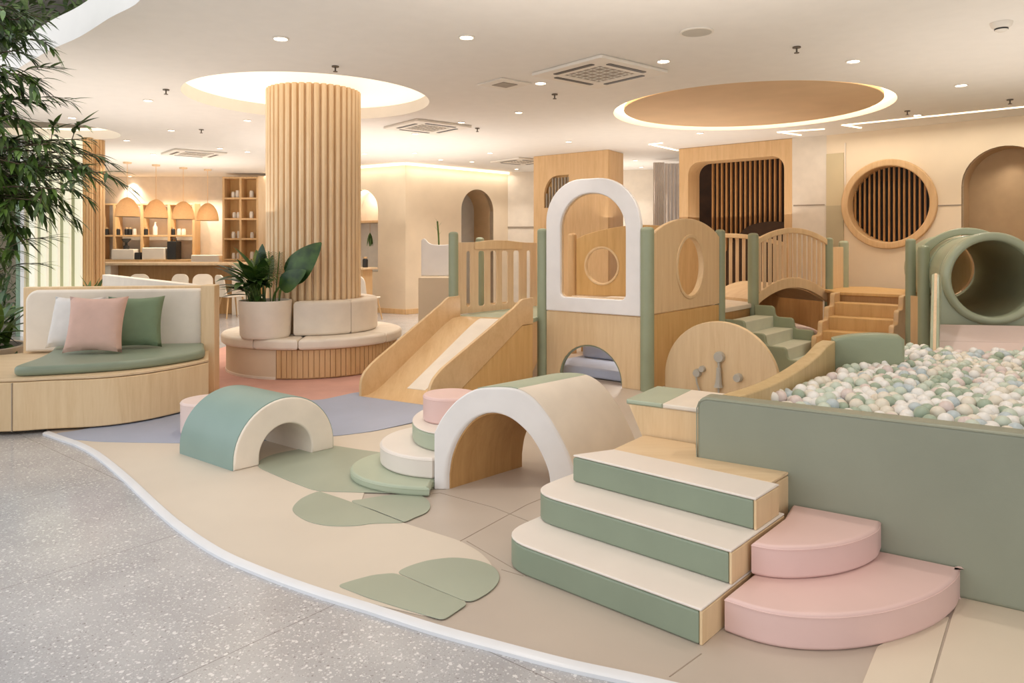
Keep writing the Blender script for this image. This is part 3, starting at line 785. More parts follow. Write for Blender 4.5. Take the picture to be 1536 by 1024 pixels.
# deck and slatted gate behind the slide
PG = V((-.676, 8.47, 0))
gp = thing('slide_deck', 'pale sage deck at the slide top with green posts', 'platform', (-.1, 8.9, .012))
obj(post_geo(PG, .056, 1.655), 'post', 'sage_post', gp)
obj(post_geo(PG + B * 1.52 + V((-.72, .1, 0)), .056, 1.60), 'post', 'sage_post', gp)
obj(Geo().slab([(-.60, 8.38), (.21, 8.09), (.33, 8.38), (.42, 9.75), (.2, 9.85), (-.62, 8.5)], V((0, 0, 0)), X, Y, .64, .69, .008), 'deck', 'sage_pale', gp)
obj(Geo().slab([(-.58, 8.45), (.2, 8.2), (.36, 9.7), (.25, 9.75)], V((0, 0, 0)), X, Y, .012, .64, .004), 'deck_base', 'wood_dark', gp)
u = B; g0 = PG + V((.04, .05, 0)); gl2 = 1.50
def hole(a, c): return rrect(a * gl2, .77, c * gl2, 1.43, .03, 4)
slots = [hole(a, c) for a, c in ((.10, .145), (.24, .315), (.385, .46), (.53, .605), (.68, .755), (.86, .91))]
gt = thing('slatted_gate', 'pale wooden slatted safety gate behind the top of the slide', 'gate', g0 + B * .75 + Z * .69)
obj(Geo().slab([[(0, .695), (gl2, .695), (gl2, 1.53)] + [tuple(p) for p in spline([(gl2 * .85, 1.532), (gl2 * .6, 1.555), (gl2 * .4, 1.56), (gl2 * .2, 1.535)], 4)] + [(0, 1.53)]] + slots, g0, u, Z, -.008, .008, .004), 'gate_panel', 'oak_pale', gt)
obj(Geo().slab([tuple(p) for p in [(gl2 * .19, 1.45), (gl2 * .79, 1.45)]] + [(gl2 * .79, 1.534), (gl2 * .6, 1.557), (gl2 * .4, 1.562), (gl2 * .19, 1.536)], g0, u, Z, .008, .02, .004), 'top_rail', 'wood', gt)
# ================================================================ RAISED DECK, BRIDGE
rd = thing('raised_deck', 'wooden raised deck behind the play tower leading to the bridge', 'platform', (2.6, 10.6, .012))
dk = [(2.60, 9.03), (3.2, 9.78), (3.42, 11.3), (3.4, 12.0), (2.2, 12.3), (.95, 10.25)]
obj(Geo().slab(dk, V((0, 0, 0)), X, Y, .66, .72, .01), 'deck', 'cream', rd)
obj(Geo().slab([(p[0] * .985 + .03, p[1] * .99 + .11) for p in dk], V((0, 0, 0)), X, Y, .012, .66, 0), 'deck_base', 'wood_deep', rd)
b0, b1 = V((3.23, 9.82, 0)), V((4.45, 10.3, 0))
br = thing('play_bridge', 'small arched wooden bridge with slatted rail between two green posts', 'bridge', (3.85, 10.2, .012))
for p, r, h in ((b0, .07, 1.66), (b1, .055, 1.60)): obj(post_geo(p, r, h), 'post', 'sage_post', br)
u, L = unit(b0, b1); e0, e1 = .06, L - .05
def arcz(s, z0, dz): return z0 + dz * math.sin(PI * (s - e0) / (e1 - e0)) ** .85
def arcband(z0, z1, dz, n=24):
    ss = [e0 + (e1 - e0) * k / n for k in range(n + 1)]
    return [(s, arcz(s, z0, dz)) for s in ss] + [(s, arcz(s, z1, dz)) for s in reversed(ss)]
obj(Geo().slab(arcband(1.50, 1.575, .16), b0, u, Z, -.03, .03, .008), 'top_rail', 'wood', br)
obj(Geo().slab(arcband(.70, .84, .215), b0, u, Z, -.03, .03, .008), 'bottom_rail', 'wood', br)
NB = 14
for k in range(NB):
    s = e0 + (e1 - e0) * (k + .5) / NB
    obj(Geo().slab(rrect(s - .024, arcz(s, .83, .215), s + .024, arcz(s, 1.51, .16), .0), b0, u, Z, -.012, .012, .006, 2), 'baluster', 'oak_pale', br)
obj(Geo().slab(arcband(.70, .76, .2), b0 + Y * .05 + X * 0, u, Z, -.95, -.02, .004), 'bridge_deck', 'wood_h', br)
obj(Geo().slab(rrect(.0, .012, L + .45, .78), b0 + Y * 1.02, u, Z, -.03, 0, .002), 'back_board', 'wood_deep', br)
tag(obj(Geo().slab(spline([(-.32, .0), (.30, .0), (.34, .12), (.20, .34), (-.02, .43), (-.22, .42), (-.32, .36)], 5, True), D(1208, 500, 9.6) * 1 - Z * (D(1208, 500, 9.6).z - .014), X, Z, -.5, 0, .03), 'curved_block', 'pink_pale'), 'curved pale wooden block on the floor under the arched bridge', 'soft play block')
# rail on the far side of the deck
fr = thing('deck_railing', 'far slatted wooden railing at the back of the raised deck', 'railing', (3.45, 11.75, .72))
e0, e1 = 0, 1.9; f0_ = V((2.5, 11.75, 0))
obj(Geo().slab(arcband(1.45, 1.52, .16), f0_, X, Z, -.03, .03, .008), 'top_rail', 'wood', fr)
obj(Geo().slab(arcband(.722, .80, .02), f0_, X, Z, -.03, .03, .008), 'bottom_rail', 'wood', fr)
for k in range(18):
    s = 1.9 * (k + .5) / 18
    obj(Geo().slab(rrect(s - .026, .79, s + .026, arcz(s, 1.46, .16)), f0_, X, Z, -.012, .012, .005, 2), 'baluster', 'oak_pale', fr)
# ================================================================ STEPS WITH WAVY SIDES
def wavy_side(n, tr, zs, lift, base, r=.05):
    p = [(0, base)]
    p.append((0, zs[0] + lift))
    for i in range(n):
        x = tr * (i + 1)
        p.append((x - .0, zs[i] + lift))
        nz = zs[i + 1] + lift if i + 1 < n else base
        p.append((x + .02, nz)) if i + 1 < n else p.append((x, base))
    return roundpoly(p, r, 5, sharp=(0, 1, len(p) - 1))
def stairset(name, label, o, ux, wdt, zs, tr, lift, mats, base=.012, near=None):
    uy = Z.cross(ux)          # across, to the left of travel
    t = thing(name, label, 'steps', V(o) + ux * tr * len(zs) / 2 + Z * base)
    for i, z in enumerate(zs):
        lo = zs[i + 1] - .02 if i + 1 < len(zs) else base
        obj(Geo().slab(rrect(tr * i - .0, -wdt / 2 + .03, tr * (i + 1), wdt / 2 - .03), V(o), ux, uy, lo, z, .012), 'step', mats[0], t)
    n = len(zs)
    for s in (-1, 1):
        obj(Geo().slab(wavy_side(n, tr, zs, near if near is not None and s < 0 else lift, base), V(o) + uy * (s * (wdt / 2 - .03)), ux, Z, -.03, .03, .012), 'side_board', mats[1], t)
    return t
stairset('foam_steps', 'pale green padded steps with wavy green sides descending from the deck', T3 + B * .56 + R * .03, R, 1.04, [.575, .435, .295, .155], .25, .13, ('sage_light', 'sage_post'), near=.02)
o = V((4.60, 9.40, 0)); dirn = -B
stairset('wooden_steps', 'wooden steps with wavy side boards under the round window', o, dirn, .86, [.76, .60, .44, .28], .25, .12, ('wood_dark', 'wood_b'))
lg = thing('landing', 'wooden landing at the top of the wooden steps, below the round window', 'platform', (4.65, 9.9, .012))
obj(Geo().slab([(4.26, 9.70), (4.94, 9.13), (5.6, 9.9), (5.3, 10.9), (4.6, 10.9), (4.4, 10.4)], V((0, 0, 0)), X, Y, .84, .88, .008), 'deck', 'wood_dark', lg)
obj(Geo().slab([(4.28, 9.72), (4.93, 9.17), (5.5, 9.9), (5.2, 10.85), (4.63, 10.85), (4.45, 10.42)], V((0, 0, 0)), X, Y, .012, .84, 0), 'deck_base', 'wood_deep', lg)
obj(post_geo(V((4.86, 10.75, 0)), .07, 1.56), 'post', 'tube_sage', lg)
pu, pL = unit((4.5, 10.36), (4.86, 10.75))
obj(Geo().slab(rrect(.05, .88, pL, 1.47), V((4.5, 10.36, 0)), pu, Z, -.02, .02, .006), 'side_panel', 'wood', lg)
# ================================================================ ACTIVITY PANEL (half disc)
h0 = V((1.575, 7.56, 0)); hu = R; hw = 1.18
ap = thing('activity_panel', 'half round wooden activity panel with grey dials in front of the tower', 'activity panel', h0 + hu * .59 + Z * .012)
hp = [(0, .012), (hw, .012)] + [(hw / 2 + hw / 2 * math.cos(PI * k / 40), .17 + .585 * math.sin(PI * k / 40)) for k in range(41)]
obj(Geo().slab(hp, h0, hu, Z, -.06, 0, .008), 'panel', 'wood', ap)
hn = hu.cross(Z)
def hpnt(px, py):   # a point of the panel's face seen at a photo pixel
    k = (px - 768) / F; s = (k * h0.y - h0.x) / (hu.x - k * hu.y); p = h0 + hu * s
    return V((p.x, p.y, EYE - (py - HY) * p.y / F))
def dial(px, py, r, nm='dial', dep=.045):
    return obj(Geo().lathe([(r, 0), (r, dep * .6), (r * .85, dep), (0, dep)], hpnt(px, py), 20, hn), nm, 'grey_plastic', ap)
dial(1080, 535, .055); dial(1047, 559, .042); dial(1054.5, 553, .032); dial(1108.5, 566, .042, 'knob', .06)
def strip(pts, r, nm):
    return obj(Geo().tube([hpnt(*p) + hn * .03 for p in pts], r, 8), nm, 'grey_plastic', ap)
strip([(1080, 541), (1080.5, 551)], .014, 'handset_neck'); strip([(1080, 551), (1080, 566), (1079.5, 575), (1079.5, 580)], [.022, .028, .034, .046], 'handset')
strip([(1080, 580), (1080, 592)], .01, 'cord'); strip([(1046, 564), (1047.5, 574), (1051, 584), (1052.5, 593)], .009, 'cord')
strip([(1037, 593), (1038, 586), (1041, 592)], .01, 'hook')
# ================================================================ TUBE SLIDE
tc0, tc1 = V((4.71, 7.2, 1.175)), V((5.2, 8.55, 1.19)); td = (tc1 - tc0).normalized()
ts = thing('tube_slide', 'sage green tunnel slide with pale ramp into the ball pit', 'tube slide', (4.7, 7.0, .012))
uu = V((td.y, -td.x, 0)).normalized(); uu = (uu + V((.12, .12, 0))).normalized(); uu = V((.985, -.17, 0)).normalized()
pr = .455
plate = [(-pr - .02, -.47), (pr + .02, -.47)] + [(pr * math.cos(PI * k / 32), pr * math.sin(PI * k / 32)) for k in range(0, 33)]
obj(Geo().slab([plate, circ(0, 0, .375, n=48)], tc0, uu, Z, -.06, 0, .02, 4), 'front_panel', 'tube_sage', ts)
ring = Geo()
rp = [tc0 + (uu * math.cos(2 * PI * k / 48) + Z * math.sin(2 * PI * k / 48)) * .415 + uu.cross(Z) * .012 for k in range(49)]
ring.tube(rp, .042, 12, False); obj(ring, 'mouth_ring', 'tube_sage', ts)
g = Geo(); nseg = 14
axisL = (tc1 - tc0).length
path = [tc0 + td * (axisL * 1.7 * k / nseg) + uu * 0 for k in range(nseg + 1)]
vs = []; fs = []
for i, p in enumerate(path):
    f = .5 * min(1, i / 3)
    un = (uu * (1 - min(1, i / 3)) + V((td.y, -td.x, 0)) * min(1, i / 3)).normalized()
    for r in (.415, .385):
        for k in range(40): vs.append(p + (un * math.cos(2 * PI * k / 40) + Z * math.sin(2 * PI * k / 40)) * r)
for i in range(nseg):
    for w in (0, 40):
        for k in range(40):
            j = (k + 1) % 40; q = i * 80 + w
            f = (q + k, q + j, q + 80 + j, q + 80 + k); fs.append(f if w == 0 else f[::-1])
obj(g.add(vs, fs), 'tube', 'tube_sage', ts)
obj(Geo().slab(circ(0, 0, .39, n=40), path[-1] + td * .10, V((td.y, -td.x, 0)), Z, -.04, .0, .01), 'end_board', 'wood_dark', ts)
for t in (.12, .55):
    cp = tc0 + td * axisL * t; un = V((td.y, -td.x, 0))
    obj(Geo().tube([cp + (un * math.cos(2 * PI * k / 40) + Z * math.sin(2 * PI * k / 40)) * .417 for k in range(41)], .012, 8, False), 'seam_ring', 'tube_sage', ts)
# back arch panel carrying the tube
bu_ = V((td.y, -td.x, 0)).normalized(); bc = tc0 + td * axisL * .72
bp = [(-.485, -1.1), (.485, -1.1)] + [(.485 - .97 * k / 24, .26 + .25 * math.sin(PI * k / 24) ** .8) for k in range(25)]
obj(Geo().slab([bp, circ(0, 0, .43, n=44)], bc, bu_, Z, -.03, .03, .014), 'back_panel', 'tube_sage', ts)
for p, r, h in ((V((4.62, 8.5, 0)), .055, 1.575), (V((4.56, 8.12, 0)), .06, 1.50)): obj(post_geo(p, r, h), 'post', 'sage_post', ts)
# ramp
r0l, r0r = V((4.17, 7.16, 0)), V((5.35, 6.96, 0)); r1l, r1r = V((3.66, 6.30, 0)), V((4.95, 6.05, 0))
def rampslab(t0, t1, nm):
    z = lambda t: .73 - .21 * t
    vs = []
    for t in (t0, t1):
        for p in (r0l.lerp(r1l, t), r0r.lerp(r1r, t)): vs += [p + Z * z(t), p + Z * (z(t) - .08)]
    obj(Geo().add(vs, [(0, 4, 6, 2), (1, 3, 7, 5), (0, 2, 3, 1), (4, 5, 7, 6), (0, 1, 5, 4), (2, 6, 7, 3)]), nm, 'pink_pale', ts)
rampslab(0, .497, 'ramp_pad'); rampslab(.503, 1.02, 'ramp_pad')
fu, fL = unit(r1l, r0l)
fin = roundpoly([(-.04, .40), (-.05, .56), (.1, .74), (.45, .98), (fL - .14, 1.21), (fL - .02, 1.23), (fL + .02, 1.15), (fL + .02, .40)], .07, 5, sharp=(0, 7))
obj(Geo().slab(fin, r1l - V((.03, 0, 0)), fu, Z, -.035, .035, .014), 'side_fin', 'tube_sage', ts)
obj(Geo().slab(band([p for p in fin if p[1] > .56 and p[0] < fL], .006, 1), r1l - V((.03, 0, 0)), fu, Z, -.012, .012, .002), 'fin_edge', 'oak_pale', ts)
# low wooden box under the tube
obj(Geo().slab(rrect(.05, .012, .36, .92), V((4.56, 8.12, 0)), unit((4.56, 8.12), (4.62, 8.5))[0], Z, -.02, .02, .005), 'side_panel', 'wood', ts)
# ================================================================ CORNER BENCH WITH PILLOWS
bn = thing('curved_bench', 'curved wooden corner bench with cream back and sage seat pad', 'bench', (-3.8, 6.6, .0))
cv = spline([V((-2.81, 6.79, 0)), V((-2.93, 6.46, 0)), G(215, 636), G(150, 645), (-3.72, 5.88, 0), (-3.98, 5.80, 0), (-4.3, 5.82, 0), (-4.65, 6.05, 0), (-4.95, 6.5, 0), (-5.0, 7.0, 0)], 6)
bpoly = [(p[0], p[1]) for p in cv] + [(-4.8, 7.22), (-3.07, 7.42)]
obj(Geo().slab(bpoly, V((0, 0, 0)), X, Y, .03, .42, .012), 'bench_base', 'wood', bn)
obj(Geo().box((-3.955, 5.802, .03), (.006, .012, .385), 0, 0), 'panel_joint', 'gap', bn)
obj(Geo().slab([(p[0], p[1]) for p in bpoly], V((0, 0, 0)), X, Y, .425, .445, .004), 'bench_top', 'wood_h', bn)
bb0, bb1 = V((-4.80, 7.20, 0)), V((-3.12, 7.50, 0)); bu2, bl = unit(bb0, bb1)
obj(Geo().slab(rrect(0, .0, bl, 1.09, .01), bb0, bu2, Z, -.09, 0, .008), 'back_panel', 'wood', bn)
obj(Geo().slab(rrect(0, .0, .13, 1.10, .01), V((-3.12, 7.38, 0)), V((.985, .17, 0)), Z, -.18, .05, .008), 'end_panel', 'wood', bn)
obj(Geo().slab(rrect(.045, .46, bl - .03, 1.065, (.02, .02, .03, .12), 8), bb0, bu2, Z, .0, .07, .03, 4), 'back_cushion', 'cream', bn)
cp = spline([(-3.09, 7.36), (-2.98, 7.1), (-2.88, 6.86), (-2.93, 6.66), (-3.06, 6.42), (-3.25, 6.22), (-3.5, 6.07), (-3.8, 5.95), (-3.95, 5.91), (-4.03, 5.94), (-4.07, 6.05), (-4.14, 6.4), (-4.28, 6.8), (-4.42, 7.08)], 5)
sc_ = obj(Geo().slab([(p[0], p[1]) for p in cp] + [(-4.44, 7.17)], V((0, 0, 0)), X, Y, .446, .525, .03, 4), 'seat_cushion', 'sage', bn)
def pillow(name, c, ang, s, mat, label, tilt=.35):
    n = 14; vs = []; fs = []
    for side in (1, -1):
        for i in range(n + 1):
            for j in range(n + 1):
                a, b_ = i / n * 2 - 1, j / n * 2 - 1
                pin = 1 - .10 * (1 - abs(a) ** 2) * abs(b_) ** 3
                pin2 = 1 - .10 * (1 - abs(b_) ** 2) * abs(a) ** 3
                h = (max(0, 1 - a ** 4) * max(0, 1 - b_ ** 4)) ** .55 * .085
                wr = .006 * noise.noise(V((a * 4, b_ * 4, side + s * 9)))
                vs.append((a * s / 2 * pin2, side * (h + wr * (1 - abs(a)) ** .3), b_ * s / 2 * pin))
    m = (n + 1) ** 2
    for k in (0, 1):
        for i in range(n):
            for j in range(n):
                q = k * m + i * (n + 1) + j; f = (q, q + n + 1, q + n + 2, q + 1)
                fs.append(f if k else f[::-1])
    ca, sa_ = math.cos(ang), math.sin(ang); ct, st = math.cos(tilt), math.sin(tilt)
    out = []
    for x, y, z in vs:
        z += s / 2; y, z = y * ct + z * st, -y * st + z * ct
        out.append(V(c) + V((x * ca - y * sa_, x * sa_ + y * ca, z)))
    g = Geo().add(out, fs)
    import bmesh
    o = obj(g, name, mat); o.modifiers.clear()
    bm = bmesh.new(); bm.from_mesh(o.data); bmesh.ops.remove_doubles(bm, verts=bm.verts, dist=.001); bm.to_mesh(o.data); bm.free()
    o.data.polygons.foreach_set('use_smooth', [True] * len(o.data.polygons))
    return tag(o, label, 'pillow', 'scatter pillows on the corner bench')
pillow('throw_pillow', (-4.14, 6.88, .535), -.05, .50, 'pillow_white', 'white pillow leaning behind the pink one on the bench', .30)
pillow('throw_pillow', (-3.58, 6.93, .535), .25, .50, 'pillow_green', 'sage green pillow on the bench, behind the pink one', .30)
pillow('throw_pillow', (-3.78, 6.60, .535), .08, .52, 'pillow_pink', 'pink pillow at the front of the bench, between white and green', .28)
# low partition behind the bench
lpu, lpl = unit((-3.2, 7.62), (-5.7, 10.3))
tag(obj(Geo().slab(rrect(0, 0, lpl, 1.085, .01), V((-3.2, 7.62, 0)), lpu, Z, -.05, .05, .01), 'low_partition', 'wall_pale'), 'low cream partition running back from the corner bench toward the cafe', 'partition')
# ================================================================ COLUMN AND ROUND BENCH
CC = V((-2.457, 9.1, 0))
co = thing('slatted_column', 'round column clad in vertical wooden slats inside the round bench', 'column', CC, kind='thing')
nr = 40; lp = []
for k in range(nr):
    for f, r in ((-.40, .505), (-.31, .558), (0, .570), (.31, .558), (.40, .505)):
        a = 2 * PI * (k + f) / nr; lp.append((r * math.cos(a), r * math.sin(a)))
obj(Geo().slab(lp, CC, X, Y, .45, CZ + .25, .0), 'slat_cladding', 'slat_pale', co)
obj(Geo().lathe([(.498, .02), (.498, CZ + .25)], CC, 40), 'column_core', 'wood_deep', co)
rb = thing('round_bench', 'round bench with cream cushions encircling the slatted column', 'bench', CC)
def arcseg(r0, r1, a0, a1, n=24):
    return [(r1 * math.cos(a0 + (a1 - a0) * k / n), r1 * math.sin(a0 + (a1 - a0) * k / n)) for k in range(n + 1)] + [(r0 * math.cos(a1 - (a1 - a0) * k / n), r0 * math.sin(a1 - (a1 - a0) * k / n)) for k in range(n + 1)]
dg = math.radians
obj(Geo().slab([circ(0, 0, 1.0, n=80), circ(0, 0, .6, n=48)], CC, X, Y, .02, .345, .004), 'bench_base', 'oak', rb)
lp = []; sl_n = 60
for k in range(sl_n):
    a0_, a1_ = dg(262 + 200 * k / sl_n), dg(262 + 200 * (k + .86) / sl_n)
    lp.append((a0_, a1_))
g = Geo()
for a0_, a1_ in lp: g.slab(arcseg(.995, 1.016, a0_, a1_, 2), CC, X, Y, .03, .34, .004, 1)
obj(g, 'base_slats', 'oak', rb)
obj(Geo().slab(arcseg(.98, 1.018, dg(150), dg(261.5), 30), CC, X, Y, .03, .34, .003), 'base_panel', 'plaster_pale' if 'plaster_pale' in M else 'wall', rb)
obj(Geo().slab(arcseg(.98, 1.024, dg(150), dg(261.5), 30), CC, X, Y, .012, .045, .004), 'plinth', 'cream', rb)
for a0_, a1_ in ((200, 248), (248, 276), (276, 335), (335, 390), (390, 450), (450, 505), (505, 560)):
    obj(Geo().slab(arcseg(.55, 1.075, dg(a0_ + .25), dg(a1_ - .25)), CC, X, Y, .347, .465, .035, 4), 'seat_cushion', 'cream', rb)
for a0_, a1_ in ((268, 318), (318, 365), (365, 415), (415, 470), (470, 525), (525, 585)):
    obj(Geo().slab(arcseg(.585, .775, dg(a0_ + .3), dg(a1_ - .3)), CC, X, Y, .466, .86, .04, 4), 'back_cushion', 'cream', rb)
# planter with plants on the bench
PC = V((-2.79, 8.30, .466))
pp = thing('potted_plant', 'cream planter of broad green leaves on the round bench by the column', 'plant', PC)
pt = obj(Geo().lathe([(.255, 0), (.275, .03), (.29, .40), (.285, .415), (.265, .415), (.26, .36), (0, .36)], PC, 40), 'planter', 'cream', pp)
obj(Geo().lathe([(.258, .362), (.1, .385), (0, .385)], PC, 30), 'soil', 'soil', pp)
top_ = PC + Z * .37
g = Geo(); g2 = Geo()
for px, py, dx, L_, W_ in ((455, 445, .45, .46, .24), (440, 430, .1, .42, .22)):
    tip = V(((px - 768) / F * 8.35, 8.35, EYE - (py - HY) * 8.35 / F))
big = [((.16, -.02), V((.42, -.2, .55)), .58, .36, .50), ((-.02, .02), V((-.10, -.15, .9)), .42, .2, .48), ((.1, -.05), V((.5, -.35, .35)), .40, .24, .36)]
for (bx, by), d, L_, W_, st in big:
    b_ = top_ + V((bx, by, 0)); d = d.normalized()
    m_ = b_ + Z * st * .55 + V((d.x, d.y, 0)) * st * .35
    g2.tube(spline([b_, b_ + Z * st * .3 + V((d.x, d.y, 0)) * .03, m_], 4), [.012] * 8 + [.008], 8)
    g.leaf(m_, d, L_, W_, .5, 10, kind=1, up=V((-.35, -.9, .15)), fold=-.08)
obj(g, 'broad_leaf', 'leaf_dark', pp); obj(g2, 'stem', 'leaf_mid', pp)
g = Geo(); g2 = Geo(); g3 = Geo(); rnd = random.Random(3)
for k in range(60):
    a = rnd.uniform(PI * .5, PI * 1.8); el = rnd.uniform(.15, 1.1)
    d = V((math.cos(a) * math.cos(el), math.sin(a) * math.cos(el) , math.sin(el)))
    b_ = top_ + V((rnd.uniform(-.18, -.02), rnd.uniform(-.12, .1), 0))
    st = rnd.uniform(.12, .34); m_ = b_ + d * st * .5 + Z * st * .7
    g2.tube([b_, (b_ + m_) / 2 + Z * .03, m_], .005, 5)
    (g if k % 3 else g3).leaf(m_, d, rnd.uniform(.24, .40), rnd.uniform(.09, .13), rnd.uniform(.3, .9), 6)
obj(g, 'dark_foliage', 'leaf_dark', pp); obj(g3, 'green_foliage', 'leaf_mid', pp); obj(g2, 'stem', 'leaf_mid', pp)
g = Geo()
for k in range(3):
    b_ = top_ + V((.0 + .05 * k, .02, 0)); d0 = V((-.12 + .12 * k, -.1, 1)).normalized()
    pts = [b_ + d0 * .6 * t for t in (0, .25, .5, .75, 1)]
    g.tube(pts, .006, 5)
    for i in range(16):
        p = b_ + d0 * (.28 + .30 * i / 16)
        for s in (-1, 1): g.leaf(p, V((s * .8, -.1, .75)), .17 - .006 * i, .025, .5, 4)
obj(g, 'palm_frond', 'leaf_mid', pp)
g = Geo(); rnd = random.Random(5)
for k in range(150):
    d = V((rnd.gauss(0, 1), rnd.gauss(0, 1), rnd.gauss(0, 1))).normalized()
    p = top_ + V((.03, -.05, .33)) + V((d.x * .11, d.y * .1, d.z * .16)) * rnd.uniform(.5, 1)
    g.leaf(p, d, .045, .035, .3, 3)
obj(g, 'small_leaves', 'leaf_light', pp)
# ================================================================ LEFT EDGE: planter, tree, light fins, atrium
PL = V((-5.60, 7.42, 0))
pl = thing('planted_pot', 'round stone planter of glossy green leaves left of the bench', 'plant', PL)
obj(Geo().lathe([(.50, .0), (.56, .05), (.60, .42), (.60, .47), (.54, .47), (.53, .40), (0, .40)], PL, 40), 'planter', 'concrete', pl)
obj(Geo().lathe([(.53, .40), (.2, .43), (0, .43)], PL, 30), 'soil', 'soil', pl)
rnd = random.Random(11)
for nm, mt, cnt in (('dark_leaf', 'leaf_dark', 70), ('leaf', 'leaf_mid', 45)):
    g = Geo()
    for k in range(cnt):
        a = rnd.uniform(0, 2 * PI); el = rnd.uniform(.2, 1.35)
        d = V((math.cos(a) * math.cos(el), math.sin(a) * math.cos(el), math.sin(el)))
        b_ = PL + V((rnd.uniform(-.3, .38), rnd.uniform(-.35, .3), .42 + rnd.uniform(0, .32)))
        g.leaf(b_, d, rnd.uniform(.34, .58), rnd.uniform(.08, .13), rnd.uniform(.5, 1.1), 6)
    obj(g, nm, mt, pl)
# tree at the left edge
TB = V((-4.75, 5.35, 0))
tr = thing('indoor_tree', 'leafy indoor tree reaching in over the bench from the left edge', 'tree', TB)
obj(Geo().lathe([(.30, 0), (.38, .04), (.42, .5), (.36, .5), (.35, .45), (0, .45)], TB, 32), 'pot', 'concrete', tr)
obj(Geo().tube(spline([TB + Z * .44, TB + V((.02, .05, 1.2)), TB + V((-.02, .1, 2.2)), TB + V((.05, .1, 3.0)), TB + V((.1, .1, 3.9))], 5), [.06] * 8 + [.045] * 7 + [.03] * 6, 10), 'trunk', 'bark', tr)
rnd = random.Random(21)
gb, gl = Geo(), [Geo(), Geo()]
ends = [((160, 258), 5.0), ((140, 232), 5.1), ((130, 208), 5.2), ((110, 255), 5.0), ((112, 285), 4.9), ((88, 270), 5.3), ((95, 300), 5.1), ((62, 118), 5.2), ((58, 150), 5.3), ((78, 215), 5.0),
        ((60, 60), 5.4), ((40, 30), 5.3), ((30, 75), 5.2), ((30, 130), 5.4), ((38, 180), 5.2), ((30, 210), 5.0), ((50, 250), 4.9), ((58, 300), 5.0), ((40, 340), 5.2), ((22, 375), 5.0), ((10, 320), 5.3), ((8, 260), 5.1), ((5, 15), 5.2), ((3, 100), 5.0), ((15, 155), 5.1),
        ((10, 235), 5.4), ((22, 290), 5.4), ((5, 410), 5.2), ((70, 235), 5.5), ((100, 235), 5.5), ((45, 285), 5.5), ((0, 50), 5.5), ((-30, 150), 5.2), ((-40, 250), 5.0), ((-40, 60), 5.3), ((-50, 340), 5.1)]
for (px, py), d_ in ends:
    e_ = D(px, py, d_)
    st = TB + V((rnd.uniform(-.02, .06), .08, max(1.1, min(3.7, e_.z - rnd.uniform(.1, .35)))))
    mid = st.lerp(e_, .55) + V((0, rnd.uniform(-.1, .1), rnd.uniform(.05, .16)))
    pts = spline([st, mid, e_], 10)
    gb.tube(pts, [.012 - .009 * i / (len(pts) - 1) for i in range(len(pts))], 5)
    for i in range(4, len(pts)):
        p = pts[i]; dr = (pts[i] - pts[i - 1]).normalized()
        for s in (-1, 1):
            sd = dr.cross(Z).normalized()
            d = (dr * rnd.uniform(.5, 1.1) + sd * s * rnd.uniform(.2, 1) + Z * rnd.uniform(-.6, .35)).normalized()
            gl[rnd.random() < .4].leaf(p, d, rnd.uniform(.12, .21), rnd.uniform(.022, .036), rnd.uniform(.2, .8), 4)
        if i % 2 == 0 and i < len(pts) - 2:
            sd = dr.cross(Z).normalized() * rnd.choice((-1, 1))
            q = p + dr * rnd.uniform(.1, .22) + sd * rnd.uniform(.08, .2) + Z * rnd.uniform(-.16, .1)
            tw_ = spline([p, p.lerp(q, .5) + Z * .03, q], 4); gb.tube(tw_, .003, 4)
            for w in tw_[2:]:
                for s in (-1, 1):
                    d = ((q - p).normalized() + sd * rnd.uniform(-.8, .8) + Z * rnd.uniform(-.6, .3)).normalized()
                    gl[rnd.random() < .4].leaf(w, d, rnd.uniform(.11, .19), rnd.uniform(.020, .034), rnd.uniform(.2, .8), 4)
obj(gb, 'branches', 'bark', tr)
obj(gl[0], 'foliage', 'leaf_tree', tr); obj(gl[1], 'light_foliage', 'leaf_mid', tr)
# tall light fins
for k in range(5):
    px = 50 + k * 17; d_ = 11.3 + .14 * k
    p = V(((px - 768) / F * d_, d_, 0))
    t = thing('light_fin', 'tall pale vertical light fin glowing from below, behind the tree', 'wall light', p, 'row of pale vertical light fins at the left edge')
    obj(Geo().slab(rrect(-.066, .06, .066, 3.2, .02), p, V((.93, -.36, 0)).normalized(), Z, -.03, .03, .02), 'fin', 'fin', t)
    obj(Geo().box(p + V((.0, .14, .0)), (.12, .06, .06), 0, .004), 'uplight', 'finglow', t)
struct(Geo().slab(rrect(0, 0, 1.05, CZ), V((-8.12, 12.0, 0)), V((.96, .28, 0)), Z, -.1, 0, 0), 'wall_fin', plain('fin_wall', (190, 194, 160), .8, .05, 2))
# slatted round post beside the fins
for px, d_, r in ((146, 12.3, .115), (131, 12.0, .085)):
    p = V(((px - 768) / F * d_, d_, 0)); lp = []
    for k in range(12):
        for f, q in ((-.42, .85), (-.3, 1), (.3, 1), (.42, .85)):
            a = 2 * PI * (k + f) / 12; lp.append((r * q * math.cos(a), r * q * math.sin(a)))
    o_ = obj(Geo().slab(lp, p, X, Y, .0, CZ - .002, 0), 'slatted_post', 'oak')
    tag(o_, 'thicker slatted wooden post left of the cafe pendants' if px == 146 else 'thinner slatted wooden post touching the light fins', 'post', kind='thing')
